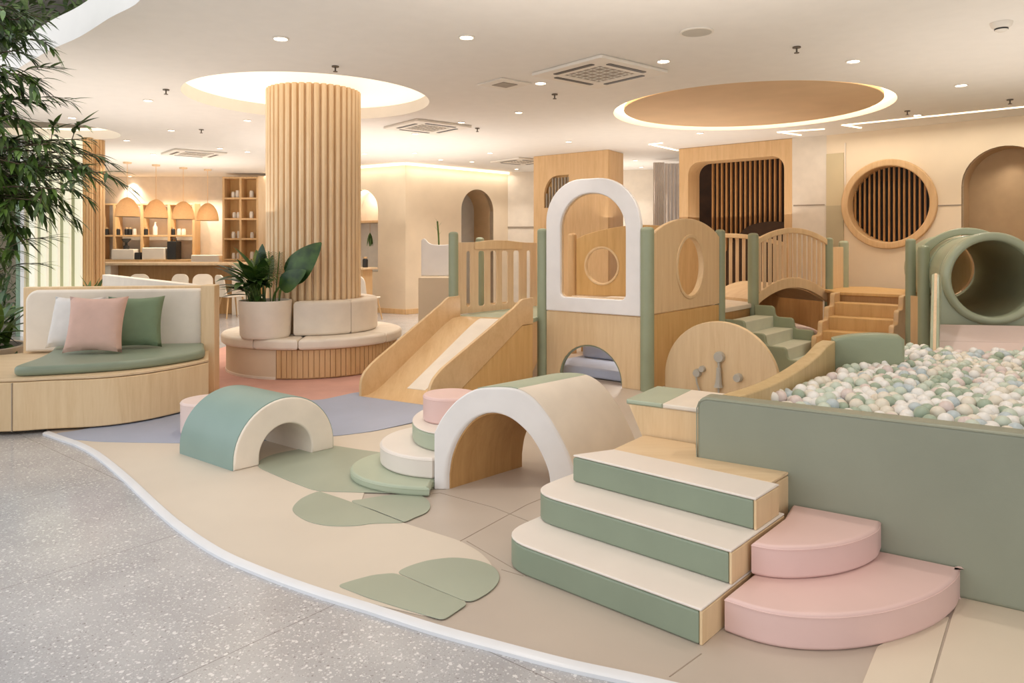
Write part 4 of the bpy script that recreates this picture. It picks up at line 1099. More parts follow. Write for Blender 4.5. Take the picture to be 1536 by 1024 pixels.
# leafy plant behind the bench partition
pz = V((-6.45, 11.2, 0)); g = Geo(); rnd = random.Random(8)
t = thing('leafy_plant', 'small leafy green plant behind the bench, below the slatted posts', 'plant', pz)
obj(Geo().lathe([(.2, 0), (.24, .55), (.2, .55), (0, .5)], pz, 24), 'pot', 'concrete', t)
for k in range(40):
    a = rnd.uniform(0, 2 * PI); el = rnd.uniform(.3, 1.4)
    g.leaf(pz + V((rnd.uniform(-.12, .12), rnd.uniform(-.1, .1), .5)), V((math.cos(a) * math.cos(el), math.sin(a) * math.cos(el), math.sin(el))), rnd.uniform(.35, .6), .12, .6, 5)
obj(g, 'foliage', 'leaf_mid', t)
# planting in the atrium: hedge outside the glass and hanging greenery above the ceiling edge
def hedge(name, box, n, mat, label, L_=.22, seed=1):
    g = Geo(); rnd = random.Random(seed)
    for k in range(n):
        p = V([rnd.uniform(box[0][i], box[1][i]) for i in range(3)])
        d = V((rnd.uniform(-1, 1), rnd.uniform(-1, .3), rnd.uniform(-1, .6)))
        g.leaf(p, d, rnd.uniform(.5, 1) * L_, rnd.uniform(.15, .3) * L_, .6, 3)
    return tag(obj(g, name, mat), label, 'plants', kind='stuff')
hedge('hanging_greenery', ((-9.5, 8.6, 3.7), (-3.4, 10.4, 6.4)), 4200, 'leaf_wall', 'hanging green planting on the upper level above the curved ceiling edge', .34, 4)
struct(Geo().slab(rrect(-13, 3.3, -1.5, 8), V((0, 11.2, 0)), X, Z, -.1, 0, 0), 'wall_atrium', plain('atrium_planks', (120, 112, 100), .8, .2, 4))
hedge('outdoor_greenery', ((-11.8, 12.3, .1), (-8.35, 13.8, 3.1)), 2600, 'leaf_wall', 'green planting seen through the glass at the far left edge', .26, 6)
w_ = thing('window_1', None, None, (-8.6, 11.2, 0), kind='structure')
gm, gnt, gp_ = newmat('window_glass'); gp_.inputs['Transmission Weight'].default_value = 1; gp_.inputs['Roughness'].default_value = .02; gp_.inputs['Base Color'].default_value = lin((226, 240, 246)); gp_.inputs['IOR'].default_value = 1.05
M['glass'] = gm
obj(Geo().slab(rrect(0, 0, 2.6, 3.2), V((-10.55, 11.6, 0)), V((.988, .155, 0)), Z, -.006, .006, 0), 'window_pane', 'glass', w_, kind='structure')
for s in (0, 1.3, 2.55): obj(Geo().slab(rrect(s, 0, s + .06, 3.2), V((-10.55, 11.6, 0)), V((.988, .155, 0)), Z, -.03, .03, .004), 'window_frame', 'metal_white', w_, kind='structure')
# ================================================================ CAFE
ct = thing('service_counter', 'long wooden cafe counter with recessed dark front', 'counter', (-7.3, 15.9, 0))
cx0, cx1, cy = -9.0, -5.35, 15.5
obj(Geo().slab(rrect(cx0, cy, cx1, cy + .8, .02), V((0, 0, 0)), X, Y, 1.055, 1.11, .012), 'worktop', 'oak_pale', ct)
obj(Geo().slab(rrect(cx0 + .3, cy + .35, cx1 - .1, cy + .75), V((0, 0, 0)), X, Y, 0, 1.055, .004), 'front_panel', 'wood_deep', ct)
for x in (cx0 + .35, cx1 - .45): obj(Geo().box((x, cy + .35, 0), (.28, .6, 1.055)), 'leg_panel', 'cream', ct)
# chairs
ch = thing('cafe_chair', 'pale shell chair with wooden legs right of the cafe counter', 'chair', (-5.75, 15.05, 0))
c0 = WL[ch.name]
obj(Geo().slab(rrect(-.22, -.22, .22, .22, .08), c0, X, Y, .43, .46, .014), 'seat', 'cream', ch)
bk = Geo(); bk.slab(rrect(-.2, .0, .2, .44, (.02, .02, .14, .14)), c0 + V((0, .2, .45)), X, (Z + Y * .18).normalized(), -.015, .015, .012); obj(bk, 'backrest', 'cream', ch)
for sx in (-1, 1):
    for sy in (-1, 1): obj(Geo().tube([c0 + V((sx * .15, sy * .15, .43)), c0 + V((sx * .22, sy * .22, 0))], [.018, .012], 8), 'leg', 'oak', ch)
chairs = [((-6.35, 15.0, 0), .3, 'second shell chair at the counter, left of the nearest one'), ((-6.95, 15.0, 0), -.2, 'third shell chair at the counter, left of the second'), ((-7.7, 15.0, 0), .2, 'shell chair furthest left at the cafe counter'), ((-2.9, 14.6, 0), 2.6, 'wooden legged chair at the small table right of the column')]
ch.rotation_euler = (0, 0, 2.4)
for l_, rz, lb in chairs: dup(ch, l_, lb, 'shell chairs in the cafe', rz)
tag(ch, group='shell chairs in the cafe')
# pendants
p1 = D(190, 326, 15.6)
def pendant(c):
    t = thing('pendant_lamp', '', 'pendant lamp', c, 'woven dome pendant lamps over the cafe counter')
    top = CZ
    pr_ = [(.245, 0), (.24, .06), (.225, .16), (.19, .26), (.13, .35), (.06, .40), (.03, .41)]
    obj(Geo().lathe(pr_ + [(r - .008, h) for r, h in reversed(pr_)] + [pr_[0]], c, 36), 'lamp_shade', 'rattan', t)
    obj(Geo().tube([c + Z * .40, V((c.x, c.y, top - .03))], .006, 6), 'cord', 'oak', t)
    obj(Geo().lathe([(.08, top - .035 - c.z), (.085, top - .01 - c.z), (.085, top - c.z)], c, 20), 'canopy', 'oak_pale', t)
    vsb, fsb = ico(.05, 2); obj(Geo().add([v + c + Z * .17 for v in vsb], fsb), 'bulb', 'bulb', t)
    return t
for (px, py, d_), lb in (((191, 325, 15.6), 'woven dome pendant lamp furthest left over the cafe counter'), ((234, 327, 16.1), 'second woven pendant lamp from the left over the counter'), ((275, 329, 16.7), 'third woven pendant lamp from the left over the counter'), ((311.5, 331, 17.1), 'woven pendant lamp nearest the tall bookshelf')):
    c = D(px, py, d_); t = pendant(c); t['label'] = lb
    lamp('POINT', 'pendant_light', c + Z * .08, 6, (1, .87, .68), shadow_soft_size=.06)
# back shelving
SH = 18.6
bs = thing('back_shelf', 'built in wooden back shelves behind the cafe counter', 'shelf', (-9.0, SH + .2, 0))
xs = [D(px, 0, SH).x for px in (150, 171, 212, 253, 290)]
zt, zm, zb = EYE + 60 * SH / F, EYE + 12 * SH / F, EYE - 24 * SH / F
for k, x in enumerate(xs): obj(Geo().box((x, SH + .18, 0), (.06 if k else .1, .34, zt)), 'divider', 'oak', bs)
for a, c in zip(xs, xs[1:]):
    for z in (zt - .04, zm - .03): obj(Geo().box(((a + c) / 2, SH + .18, z), (c - a - .062, .33, .04)), 'shelf_board', 'oak', bs)
obj(Geo().box(((xs[0] + xs[-1]) / 2 + .4, SH + .05, 0), (xs[-1] - xs[0] + 1.0, .5, zb)), 'base_cabinet', 'oak', bs)
# bookshelf
KX = [D(px, 0, 18.0).x for px in (335, 360.5, 386)]; kz = [EYE + (365 - py) * 18.0 / F for py in (388, 357, 327, 296, 265)]
bk = thing('tall_bookshelf', 'tall wooden cubby bookshelf of white goods left of the column', 'bookshelf', ((KX[0] + KX[2]) / 2, 18.2, 0))
for x in KX: obj(Geo().box((x, 18.2, 0), (.05, .4, kz[-1])), 'upright', 'oak', bk)
for z in kz:
    for a, c in zip(KX, KX[1:]): obj(Geo().box(((a + c) / 2, 18.2, z - .045), (c - a - .052, .4, .045)), 'shelf_board', 'oak', bk)
obj(Geo().box(((KX[0] + KX[2]) / 2, 18.39, 0), (KX[2] - KX[0], .02, kz[-1])), 'back_panel', 'wood_dark', bk)
obj(Geo().box((KX[2] + .16, 18.2, 0), (.27, .4, kz[-1] + .02)), 'side_panel', 'oak_pale', bk)
obj(Geo().box(((KX[0] + KX[2]) / 2, 18.0, 0), (KX[2] - KX[0], .06, kz[0] - .06)), 'base_panel', 'oak', bk)
# goods on the shelves
def goods(name, prof, mat, cap=None):
    t = thing(name, '', 'jar', (0, 0, 0)); g = Geo().lathe(prof, (0, 0, 0), 14); obj(g, name + '_body', mat, t, origin=(0, 0, 0))
    if cap: obj(Geo().lathe(cap[0], (0, 0, 0), 12), 'lid', cap[1], t, origin=(0, 0, 0))
    return t
pj = {'jar': lambda: goods('jar', [(.045, 0), (.05, .01), (.05, .12), (.04, .14), (0, .14)], 'white_plastic', ([(.042, .141), (.042, .165), (0, .165)], 'cream')),
      'bottle': lambda: goods('bottle', [(.05, 0), (.055, .02), (.055, .2), (.02, .25), (.02, .3), (0, .3)], 'white_plastic', ([(.024, .301), (.024, .33), (0, .33)], 'cream')),
      'dark_jar': lambda: goods('dark_jar', [(.045, 0), (.05, .01), (.05, .14), (.03, .16), (0, .16)], 'dark_plastic', ([(.034, .161), (.034, .19), (0, .19)], 'oak'))}
first = {}
def place(kind, loc, label, group, cat, sc=1):
    if kind not in first:
        t = pj[kind](); first[kind] = t; t.location = V(loc); tag(t, label, cat, group); t.scale = (sc,) * 3
    else:
        t = dup(first[kind], loc, label, group, scale=sc)
    t['category'] = cat
    return t
rnd = random.Random(4)
rows = ['bottom', 'third', 'second', 'top']
for ci in range(2):
    for ri in range(4):
        nb = {3: 2 - ci, 2: 3, 1: 3, 0: 3}[ri]
        for q in range(nb):
            x = KX[ci] + .16 + .11 * q + (.02 if ci else 0) + (.05 if ri < 3 else .04)
            k_ = 'bottle' if (ri in (1, 2) and q == nb - 1) or (ri == 1 and ci == 1 and q > 0) else 'jar'
            if KX[ci] + .03 < x - .055 and x + .055 < KX[ci + 1] - .03:
                place(k_, (x, 18.10 + rnd.uniform(0, .08), kz[ri] + .001), f'white {k_} in the {rows[ri]} cubby of the bookshelf, {"left" if ci == 0 else "right"} column', f'white {k_}s in the {rows[ri]} {"left" if ci == 0 else "right"} cubby', k_, rnd.uniform(.85, 1.1))
for i, (px, k_, lb) in enumerate(((157, 'dark_jar', 'small dark jar on the back shelf beside the slatted post'), (174, 'dark_jar', 'dark jar on the back shelf below the first pendant, at the divider'), (187, 'dark_jar', 'left one of two dark jars on the back shelf under the first pendant'), (192, 'dark_jar', 'right one of two dark jars on the back shelf under the first pendant'), (199, 'jar', 'white jar right of the two dark jars on the back shelf'), (216, 'dark_jar', 'dark jar on the back shelf under the second pendant'), (230, 'bottle', 'white bottle on the back shelf under the second pendant'), (257, 'dark_jar', 'dark jar on the back shelf under the third pendant'), (266, 'jar', 'left white jar on the back shelf under the third pendant'), (273, 'jar', 'right white jar on the back shelf under the third pendant'))):
    place(k_, (D(px, 0, SH).x, SH + .1, zm + .012), lb, None, 'jar' if 'jar' in k_ else 'bottle', 1.0)
# machines on the back counter
q = V((D(190, 0, SH).x, SH - .02, zb))
t = thing('coffee_machine', 'black coffee grinder on a white machine behind the counter', 'coffee machine', q)
obj(Geo().box(q, (.55, .36, .26), 0, .02), 'machine_body', 'white_plastic', t)
obj(Geo().lathe([(.07, .262), (.07, .34), (.03, .36), (.03, .42), (.11, .50), (.11, .53), (0, .53)], q, 18), 'grinder', 'dark_plastic', t)
obj(Geo().box(q + V((.36, 0, 0)), (.14, .3, .18), 0, .01), 'cup_rack', 'dark_plastic', t)
q = V((D(235, 0, SH).x, SH - .02, zb)); tag(obj(Geo().slab(rrect(-.3, -.16, .3, .16, .05), q, X, Y, 0, .3, .02), 'bread_bin', 'white_plastic'), 'white box on the back counter under the second pendant', 'box')
q = V((D(262, 0, SH).x, SH - .02, zb))
t = thing('drink_dispenser', 'black drink dispenser on the back counter under the third pendant', 'dispenser', q)
obj(Geo().box(q, (.22, .3, .46), 0, .02), 'dispenser_body', 'dark_plastic', t); obj(Geo().tube([q + V((-.06, 0, .46)), q + V((-.05, 0, .53)), q + V((.05, 0, .53)), q + V((.06, 0, .46))], .015, 8), 'handle', 'dark_plastic', t)
q = V((D(312, 0, 18.2).x, 18.2, zb)); tag(obj(Geo().slab(rrect(-.35, -.2, .35, .2, .06), q, X, Y, -.2, .12, .02), 'white_basin', 'white_plastic'), 'low white basin on the back counter beside the bookshelf', 'basin')
# small table and display niche right of the column
tq = V((-3.2, 15.35, 0)); tb = thing('side_table', 'small wooden side table under the display niche', 'table', tq)
obj(Geo().box(tq + Z * .98, (.62, .45, .04), -.5, .008), 'table_top', 'oak_pale', tb); obj(Geo().box(tq + V((.02, .02, 0)), (.4, .3, .98), -.5, .006), 'table_base', 'oak', tb)
for dx, k_, lb in ((-.16, 'dark_jar', 'dark bottle on the side table right of the column'), (-.02, 'bottle', 'clear pale bottle in the middle of the side table'), (.14, 'dark_jar', 'dark round jar at the right end of the side table')):
    place(k_, tq + V((dx, -dx * .4, 1.021)), lb, None, 'bottle', 1.15)
ns = (NS0 + NS1) / 2; nw = NS1 - NS0
np_ = V((W0[0], W0[1], 0)) + NU * ns
sf = tag(obj(Geo().slab(rrect(-nw / 2, 1.98, nw / 2, 2.03), np_, NU, Z, -.45, -.03, .004), 'niche_shelf', 'oak'), 'thin wooden shelf inside the arched display niche', 'shelf')
# potted sprig in niche
sq = np_ + NU * .05 - NU.cross(Z) * .2 + Z * 1.42
t = thing('hanging_plant', 'small green hanging plant in the arched niche right of the column', 'plant', sq)
g = Geo(); rnd = random.Random(2)
for k in range(14): g.leaf(sq + Z * .35, V((rnd.uniform(-.22, .22), rnd.uniform(-.22, .22), -.9)), .32, .06, .3, 4)
obj(g, 'foliage', 'leaf_mid', t); obj(Geo().tube([sq + Z * .35, sq + Z * .555], .006, 6), 'cord', 'oak', t)
# wavy topped cabinet behind the slide, with green stem
cq = V((-1.0, 9.75, 0)); t = thing('play_cabinet', 'cream toddler play cabinet with wavy back board behind the slide', 'play kitchen', cq)
obj(Geo().box(cq, (.44, .4, 1.08), 0, .02), 'cabinet_body', 'wall', t)
wv = [(-.22, 1.085), (.24, 1.085), (.24, 1.52)] + [tuple(p) for p in spline([(.1, 1.50), (-.05, 1.505), (-.12, 1.53), (-.16, 1.575), (-.19, 1.585), (-.22, 1.56)], 5)]
obj(Geo().slab(wv, cq + V((0, .12, 0)), X, Z, -.025, .025, .012), 'back_board', 'white_vinyl', t)
obj(Geo().tube([cq + V((-.4, -.1, .06)), cq + V((-.16, -.1, .06))], .06, 14), 'foot_roll', 'cream', t)
g = Geo(); g.tube(spline([cq + V((.0, .18, 1.081)), cq + V((.01, .18, 1.5)), cq + V((-.01, .18, 1.82))], 5), .012, 6)
for k in range(4): g.leaf(cq + V((0, .18, 1.62 + .06 * k)), V((.5 * (-1) ** k, 0, .8)), .09, .02, .2, 3)
tag(obj(g, 'green_stem', 'leaf_mid'), 'single green stem standing on the cream play cabinet', 'plant')
# ================================================================ WOOD PILLAR BOX
c0_, c1_, c2_ = V((.43, 14.6, 0)), V((1.77, 13.5, 0)), V((2.14, 14.1, 0)); c3_ = c0_ + (c2_ - c1_) * 1.6
u, L = unit(c0_, c1_)
k0, k1 = wall_s(c0_, u, 816), wall_s(c0_, u, 853)
wb = thing('timber_pillar', 'square wood panelled pillar with small arched grille behind the tower', 'pillar', (1.2, 14.2, 0), kind='thing')
vent = [(k0, 2.22), (k1, 2.22), (k1, 2.84)] + [(k0 + .32 - .32 * math.sin(PI / 2 * k / 8), 2.84 - .40 * (1 - math.cos(PI / 2 * k / 8))) for k in range(0, 9)]
obj(Geo().slab([[(0, 0), (L, 0), (L, CZ - .003), (0, CZ - .003)], vent], c0_, u, Z, -.08, 0, .003), 'front_panel', 'oak', wb)
u2_, L2_ = unit(c1_, c2_); obj(Geo().slab(rrect(0, 0, L2_, CZ - .003), c1_, u2_, Z, -.08, 0, .003), 'side_panel', 'oak', wb)
obj(Geo().slab([tuple(p)[:2] for p in (c0_ + V((.1, .09, 0)), c1_ + V((-.02, .1, 0)), c2_ + V((-.08, .08, 0)), c3_)], V((0, 0, 0)), X, Y, .0, CZ - .01, 0), 'pillar_core', 'wood_dark', wb)
gr = Geo()
for k in range(8): gr.slab(rrect(k0 + .02 + (k1 - k0) * k / 8, 2.22, k0 + .05 + (k1 - k0) * k / 8, 2.80 if k > 1 else 2.5 + .13 * k), c0_, u, Z, -.075, -.03, .004, 1)
obj(gr, 'arched_grille', 'grille', wb)
# ================================================================ SLATTED PORTAL
u, L = unit(P0, P1)
pw = thing('slatted_portal', 'tall wooden portal framing dark vertical slats behind the bridge', 'portal', (3.8, 12.8, 0))
s0_, s1_ = wall_s(P0, u, 1032), wall_s(P0, u, 1176)
obj(Geo().slab([rrect(0, 0, L, CZ - .003), rrect(s0_, .3, s1_, 2.98, (.02, .02, .22, .22), 8)], P0, u, Z, -.45, 0, .01), 'portal_frame', 'oak', pw)
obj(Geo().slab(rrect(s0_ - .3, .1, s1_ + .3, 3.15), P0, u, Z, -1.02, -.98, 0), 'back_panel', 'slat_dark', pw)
gr = Geo(); ns_ = 17; a_ = s0_ + .20
for k in range(ns_):
    s = a_ + (s1_ - .03 - a_) * (k + .5) / ns_
    gr.slab(rrect(s - .015, .8, s + .015, 3.05), P0, u, Z, -.53, -.47, .004, 1)
obj(gr, 'slat_grille', 'slat', pw)
hill = [(s0_ + .35, .3), (s1_ + .05, .3)] + [tuple(p) for p in spline([(s1_ + .05, 1.84), (s1_ - .3, 1.90), (s1_ - .7, 1.86), (s1_ - .95, 1.7), (s0_ + .4, 1.2)], 5)]
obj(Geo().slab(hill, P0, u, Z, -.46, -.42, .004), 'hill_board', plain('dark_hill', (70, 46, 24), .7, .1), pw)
# pale curtain panels left of the portal
for k, (pa, pb, d_, lb) in enumerate(((980, 997, 15.2, 'narrow pale curtain panel left of the slatted portal'), (997, 1030, 15.4, 'wide pale curtain panel tucked behind the slatted portal'))):
    x0_, x1_ = D(pa, 0, d_).x, D(pb, 0, d_).x; n_ = 30; vs = []
    for i in range(n_ + 1):
        xx = x0_ + (x1_ - x0_) * i / n_; yy = d_ + .015 * math.sin(i * 1.3)
        vs += [(xx, yy, .02), (xx, yy, 3.2)]
    tag(obj(Geo().add(vs, [(2 * i, 2 * i + 2, 2 * i + 3, 2 * i + 1) for i in range(n_)]), 'curtain_panel', 'curtain'), lb, 'curtain')
# round window with slats
wc = RW0 + rw * sc + Z * zc; rn = rw.cross(Z)
rwn = thing('round_window', 'round wood framed window with dark vertical slats on the right wall', 'window', wc - Z * .67)
obj(Geo().slab([circ(0, 0, .68, n=64), circ(0, 0, .575, n=64)], wc, rw, Z, -.25, .05, .02, 4), 'window_surround', 'oak', rwn)
gr = Geo()
for k in range(16):
    s = -.57 + 1.14 * (k + .5) / 16; hh = math.sqrt(max(.001, .585 ** 2 - s * s))
    gr.slab(rrect(s - .0125, -hh, s + .0125, hh), wc, rw, Z, -.19, -.15, .003, 1)
obj(gr, 'slat_grille', 'slat', rwn)
gr = Geo()
for zz in (-.33, .38):
    hh = math.sqrt(.57 ** 2 - zz * zz); gr.slab(rrect(-hh, zz - .006, hh, zz + .006), wc, rw, Z, -.26, -.235, .002, 1)
obj(gr, 'cross_bars', 'slat_dark', rwn)
# ================================================================ CEILING FITTINGS
def cassette(c, size, ang, label):
    t = thing('air_conditioner', label, 'air conditioner', (c[0], c[1], CZ - .035), 'square ceiling air conditioners')
    u = V((math.cos(ang), math.sin(ang), 0)); w = Z.cross(u); o_ = V((c[0], c[1], 0)); h = size / 2
    obj(Geo().slab([rrect(-h, -h, h, h, .03), rrect(-h * .52, -h * .52, h * .52, h * .52)], o_, u, w, CZ - .035, CZ - .001, .01), 'housing', 'white_plastic', t)
    obj(Geo().slab(rrect(-h * .52, -h * .52, h * .52, h * .52), o_, u, w, CZ - .028, CZ - .012, .002), 'intake_grille', 'grille', t)
    g = Geo()
    for i in range(-2, 3):
        g.slab(rrect(-h * .52, i * h * .2 - .004, h * .52, i * h * .2 + .004), o_, u, w, CZ - .033, CZ - .028, 0)
        g.slab(rrect(i * h * .2 - .004, -h * .52, i * h * .2 + .004, h * .52), o_, u, w, CZ - .033, CZ - .028, 0)
    obj(g, 'grille_bars', 'white_plastic', t)
    for k in range(4):
        a = ang + k * PI / 2; uu_ = V((math.cos(a), math.sin(a), 0)); ww = Z.cross(uu_)
        obj(Geo().slab(rrect(-h * .55, h * .68, h * .55, h * .80, .02), o_, uu_, ww, CZ - .039, CZ - .0335, .001), 'air_slot', 'dark_plastic', t)
    return t
for px, py, s, lb in ((899, 107, .98, 'large square ceiling air conditioner between round light ring and downlights'), (641, 189, .95, 'square air conditioner in the ceiling right of the column'), (291, 229, .95, 'square air conditioner in the ceiling above the pendants'), (782, 241, .95, 'square air conditioner in the ceiling left of the timber pillar')):
    p = C(px, py); cassette(p, s, math.radians(39.5), lb)
p = C(757, 125); t = thing('air_vent', 'small square ceiling vent left of the large air conditioner', 'vent', (p.x, p.y, CZ - .015))
obj(Geo().box((p.x, p.y, CZ - .015), (.42, .42, .014), math.radians(39.5), .004), 'vent_frame', 'white_plastic', t); obj(Geo().box((p.x, p.y, CZ - .021), (.2, .2, .006), math.radians(39.5), .002), 'vent_slot', 'grille', t)
p = C(1045, 47); t = thing('ceiling_speaker', 'round grey ceiling speaker near the top of the picture', 'speaker', (p.x, p.y, CZ - .012))
obj(Geo().lathe([(.135, CZ - .001), (.135, CZ - .012), (.12, CZ - .014), (.12, CZ - .001)], (p.x, p.y, 0), 36), 'rim', 'white_plastic', t); obj(Geo().lathe([(0, CZ - .012), (.12, CZ - .012), (.12, CZ - .006), (0, CZ - .006)], (p.x, p.y, 0), 36), 'speaker_grille', 'grey_plastic', t)
p = C(1502, 34); t = thing('smoke_detector', 'white smoke detector on the ceiling at the upper right', 'smoke detector', (p.x, p.y, CZ - .07))
obj(Geo().lathe([(0, CZ - .045), (.05, CZ - .045), (.07, CZ - .03), (.078, CZ - .001)], (p.x, p.y, 0), 28), 'detector_body', 'white_plastic', t); obj(Geo().lathe([(.048, CZ - .046), (.048, CZ - .056)], (p.x, p.y, 0), 24), 'sensor_gap', 'dark_plastic', t); obj(Geo().lathe([(0, CZ - .072), (.03, CZ - .070), (.045, CZ - .057), (0, CZ - .057)], (p.x, p.y, 0), 24), 'sensor_cap', 'white_plastic', t)
# sprinklers
sp0 = None
def sprinkler(p):
    t = thing('sprinkler', '', 'sprinkler', (p.x, p.y, p.z - .06), 'sprinkler heads on the ceiling')
    c = V((p.x, p.y, p.z))
    obj(Geo().lathe([(.035, -.012), (.035, -.001), (0, -.001)], c, 16), 'rosette', 'sprink', t)
    obj(Geo().lathe([(.008, -.05), (.008, -.012)], c, 10), 'neck', 'sprink', t)
    obj(Geo().lathe([(.022, -.058), (.022, -.052), (0, -.052)], c, 14), 'deflector', 'sprink', t)
    return t
for px, py, lb in ((503, 99, 'sprinkler above the slatted column, near its ceiling recess'), (249, 134, 'sprinkler left of the lit column recess'), (1195, 70, 'sprinkler above the round ring light, right side'), (832, 141, 'sprinkler below the large air conditioner'), (716, 192, 'sprinkler between column and timber pillar'), (1361, 166, 'sprinkler beside the ceiling LED line'), (1515, 149, 'sprinkler at the far right end of the ceiling LED line'), (302, 194, 'sprinkler above the cafe, left of the column')):
    c = C(px, py)
    if sp0 is None: sp0 = sprinkler(c); sp0['label'] = lb; spz = c
    else: dup(sp0, (c.x, c.y, c.z - .06), lb)
# downlights
def downlight(p, r=.055):
    t = thing('downlight', '', 'ceiling light', (p.x, p.y, p.z - .012), 'recessed downlights')
    c = V((p.x, p.y, p.z))
    obj(Geo().lathe([(r * 1.25, -.001), (r * 1.25, -.006), (r * 1.02, -.012), (r * .98, -.003)], c, 24), 'trim_ring', 'white_plastic', t)
    obj(Geo().lathe([(0, -.006), (r, -.006), (r, -.002), (0, -.002)], c, 24), 'lens', 'lamp', t)
    return t
DL = [(421, 57, 'bright downlight above the left side of the column, near the picture top'), (700, 55, 'bright downlight at the picture top, right of the column'), (995, 91, 'bright downlight between the large air conditioner and the ring light'), (1280, 91, 'bright downlight above the ring light, right side'), (811, 124, 'downlight between the small vent and the large air conditioner'),
      (222, 150, 'downlight left of the lit column recess'), (108, 176, 'downlight furthest left, above the light fins'), (371, 180, 'downlight just below the column recess, left of the column'), (257, 195, 'downlight above the first pendants'), (190, 210, 'downlight above the slatted posts'), (371, 227, 'downlight above the tall bookshelf'),
      (692, 183, 'downlight right of the column, level with the second air conditioner'), (778, 168, 'downlight halfway between the air conditioner and the column'), (1376, 172, 'downlight beside the LED line over the round window'), (1050, 199, 'downlight just below the ring light'), (853, 212, 'downlight above the timber pillar'),
      (735, 229, 'downlight above the arched doorway, right one'), (622, 229, 'downlight above the corner of the cream wall'), (661, 239, 'downlight above the middle cream wall, left of the doorway'), (623, 200, 'downlight right of the column below the air conditioner'), (708, 242, 'downlight above the doorway, left one'), (775, 253, 'downlight left of the timber pillar, low on the ceiling'), (547, 230, 'downlight right beside the column'), (953, 240, 'downlight in the gap between timber pillar and portal'),
      (330, 222, 'small downlight left of the bookshelf'), (230, 231, 'small downlight over the second pendant'), (195, 264, 'small downlight at the back cafe wall, first'), (262, 271, 'small downlight at the back cafe wall, second')]
DL += [(962, 250, 'added downlight above the pale curtain panels, beside the portal'), (900, 252, 'small added downlight behind the timber pillar')]  # extra downlights added to brighten the corner beside the portal
d0 = None
def putlight(c, lb, en, spread=100, r=1.0, group=None):
    global d0
    if d0 is None: d0 = downlight(c); d0['label'] = lb; t = d0
    else: t = dup(d0, (c.x, c.y, c.z - .012), lb, scale=(r, r, 1))
    lamp('SPOT', 'downlight_beam', (c.x, c.y, c.z - .02), en, WARM, spot_size=math.radians(spread), spot_blend=.9, shadow_soft_size=.05)
for px, py, lb in DL:
    c = C(px, py); r = 1.0 if py < 130 else .85
    putlight(c, lb, DLE if c.y < 8.5 else DLE * 1.7, r=r)
for k, (px, py, lb) in enumerate(((467, 124, 'small downlight in the recess directly in front of the column'), (405, 126, 'small downlight in the recess at the left side of the column'), (530, 130, 'small downlight in the recess at the right side of the column'), (382, 141, 'small downlight in the recess, far left of the column'), (561, 150, 'small downlight in the recess, far right of the column'))):
    zr = CZ + .26; d_ = F * (zr - EYE) / (365 - py); c = V(((px - 768) / F * d_, d_, zr - .002))
    v = V((c.x - CC.x, c.y - CC.y, 0)); 
    if v.length < .72: c = V((CC.x, CC.y, c.z)) + v.normalized() * .72
    putlight(c, lb, DLE * 1.1, 60, .8)
    aim = V((CC.x - c.x, CC.y - c.y, -2.2)).normalized(); list(COL.objects)[-1].rotation_euler = V((0, 0, -1)).rotation_difference(aim).to_euler()
# lights out of frame, in the same ceiling
for x, y in ((.2, 2.2), (2.2, 3.6), (4.2, 5.0), (1.8, .6), (4.2, 2.0), (-.4, 4.4), (6.3, 3.6), (6.3, 6.6), (4.9, 8.0), (4.5, -.6), (.6, -1.6), (7.2, .6)):
    putlight(V((x, y, CZ)), 'recessed downlight in the ceiling over the front of the play area', DLE * .9)
p = RW0 + rw * ((n0 + n1) / 2) - rn * .2
lamp('SPOT', 'niche_beam', (p.x, p.y, 2.80), 8, WARM, spot_size=math.radians(110), spot_blend=1, shadow_soft_size=.03)
for px in (189, 232, 272, 305): 
    c = V((D(px, 0, 18.3).x, 18.3, CZ - .1)); lamp('SPOT', 'shelf_beam', c, 90, (1, .86, .66), spot_size=math.radians(115), spot_blend=.5, shadow_soft_size=.03)
nc = np_ - NU.cross(Z) * .2 + Z * 2.6
lamp('POINT', 'niche_light', nc, 9, (1, .84, .66), shadow_soft_size=.05)
lamp('POINT', 'added_den_fill', (1.35, 8.75, .62), 7, (1, .93, .84), shadow_soft_size=.08)  # added fill light under the tower deck, no fixture there
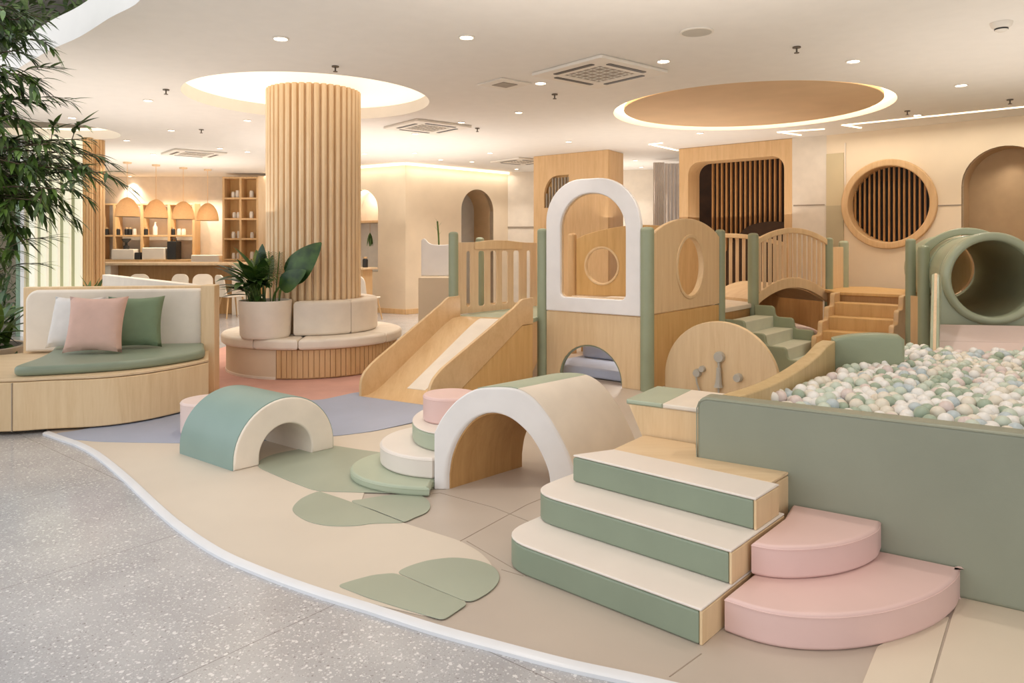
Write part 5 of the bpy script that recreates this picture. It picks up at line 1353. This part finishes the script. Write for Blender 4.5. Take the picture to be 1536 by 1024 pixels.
# added upward fill lights without fixtures, brightening the ceiling
def uplight(loc, size, en, col):
    o = lamp('AREA', 'added_ceiling_fill', loc, en, col, shape='DISK', size=size); o.rotation_euler = (PI, 0, 0)
for loc, s_, en in (((.8, 3.6, 2.15), 4.0, UP * .5), ((5.0, 6.0, 2.0), 4.0, UP * .5), ((-2.2, 13.0, 1.9), 4.5, UP), ((-4.8, 8.6, 1.9), 4.0, UP * .5), ((2.6, 11.8, 2.0), 4.0, UP * .5), ((-2.6, 6.3, 1.9), 3.0, UP * .12), ((-7.5, 15.2, 1.6), 4.0, UP * 1.2), ((2.4, 16.0, 1.8), 1.4, UP * .35)):
    uplight(loc, s_, en, (1, .925, .84))
# light of the LED lines at the tops of the walls
def ledlamp(p, q, en, off):
    u, L = unit(p, q); m = (V((p[0], p[1], 0)) + V((q[0], q[1], 0))) / 2 + off
    o = lamp('AREA', 'led_line', (m.x, m.y, CZ - .07), en, (1, .93, .82), shape='RECTANGLE', size=L, size_y=.05)
    o.rotation_euler = (0, 0, math.atan2(u.y, u.x))
nl = unit(W0, W1)[0].cross(Z); nm_ = unit(W1, W2)[0].cross(Z)
ledlamp(W0, W1, 9, nl * .14); ledlamp(W1, W2, 8, nm_ * .14)
ledlamp(RW0, RW0 + rw * 3.6, 13, rw.cross(Z) * .45)
# ================================================================ CAMERA, WORLD
cam = bpy.data.cameras.new('camera'); co_ = bpy.data.objects.new('camera', cam); COL.objects.link(co_)
co_.location = (0, 0, EYE); co_.rotation_euler = (PI / 2, 0, 0)
cam.sensor_width = 36; cam.lens = F / 1536 * 36; cam.shift_y = -(512 - HY) / 1536; cam.clip_end = 100
bpy.context.scene.camera = co_
w = bpy.data.worlds.new('daylight'); bpy.context.scene.world = w; w.use_nodes = True
bg = w.node_tree.nodes['Background']; bg.inputs['Color'].default_value = (.93, .96, 1, 1); bg.inputs['Strength'].default_value = WORLD
sc_n = bpy.context.scene
sc_n.view_settings.view_transform = 'Standard'; sc_n.view_settings.exposure = EXPO
sc_n.cycles.max_bounces = 7; sc_n.cycles.diffuse_bounces = 4; sc_n.cycles.sample_clamp_indirect = 4
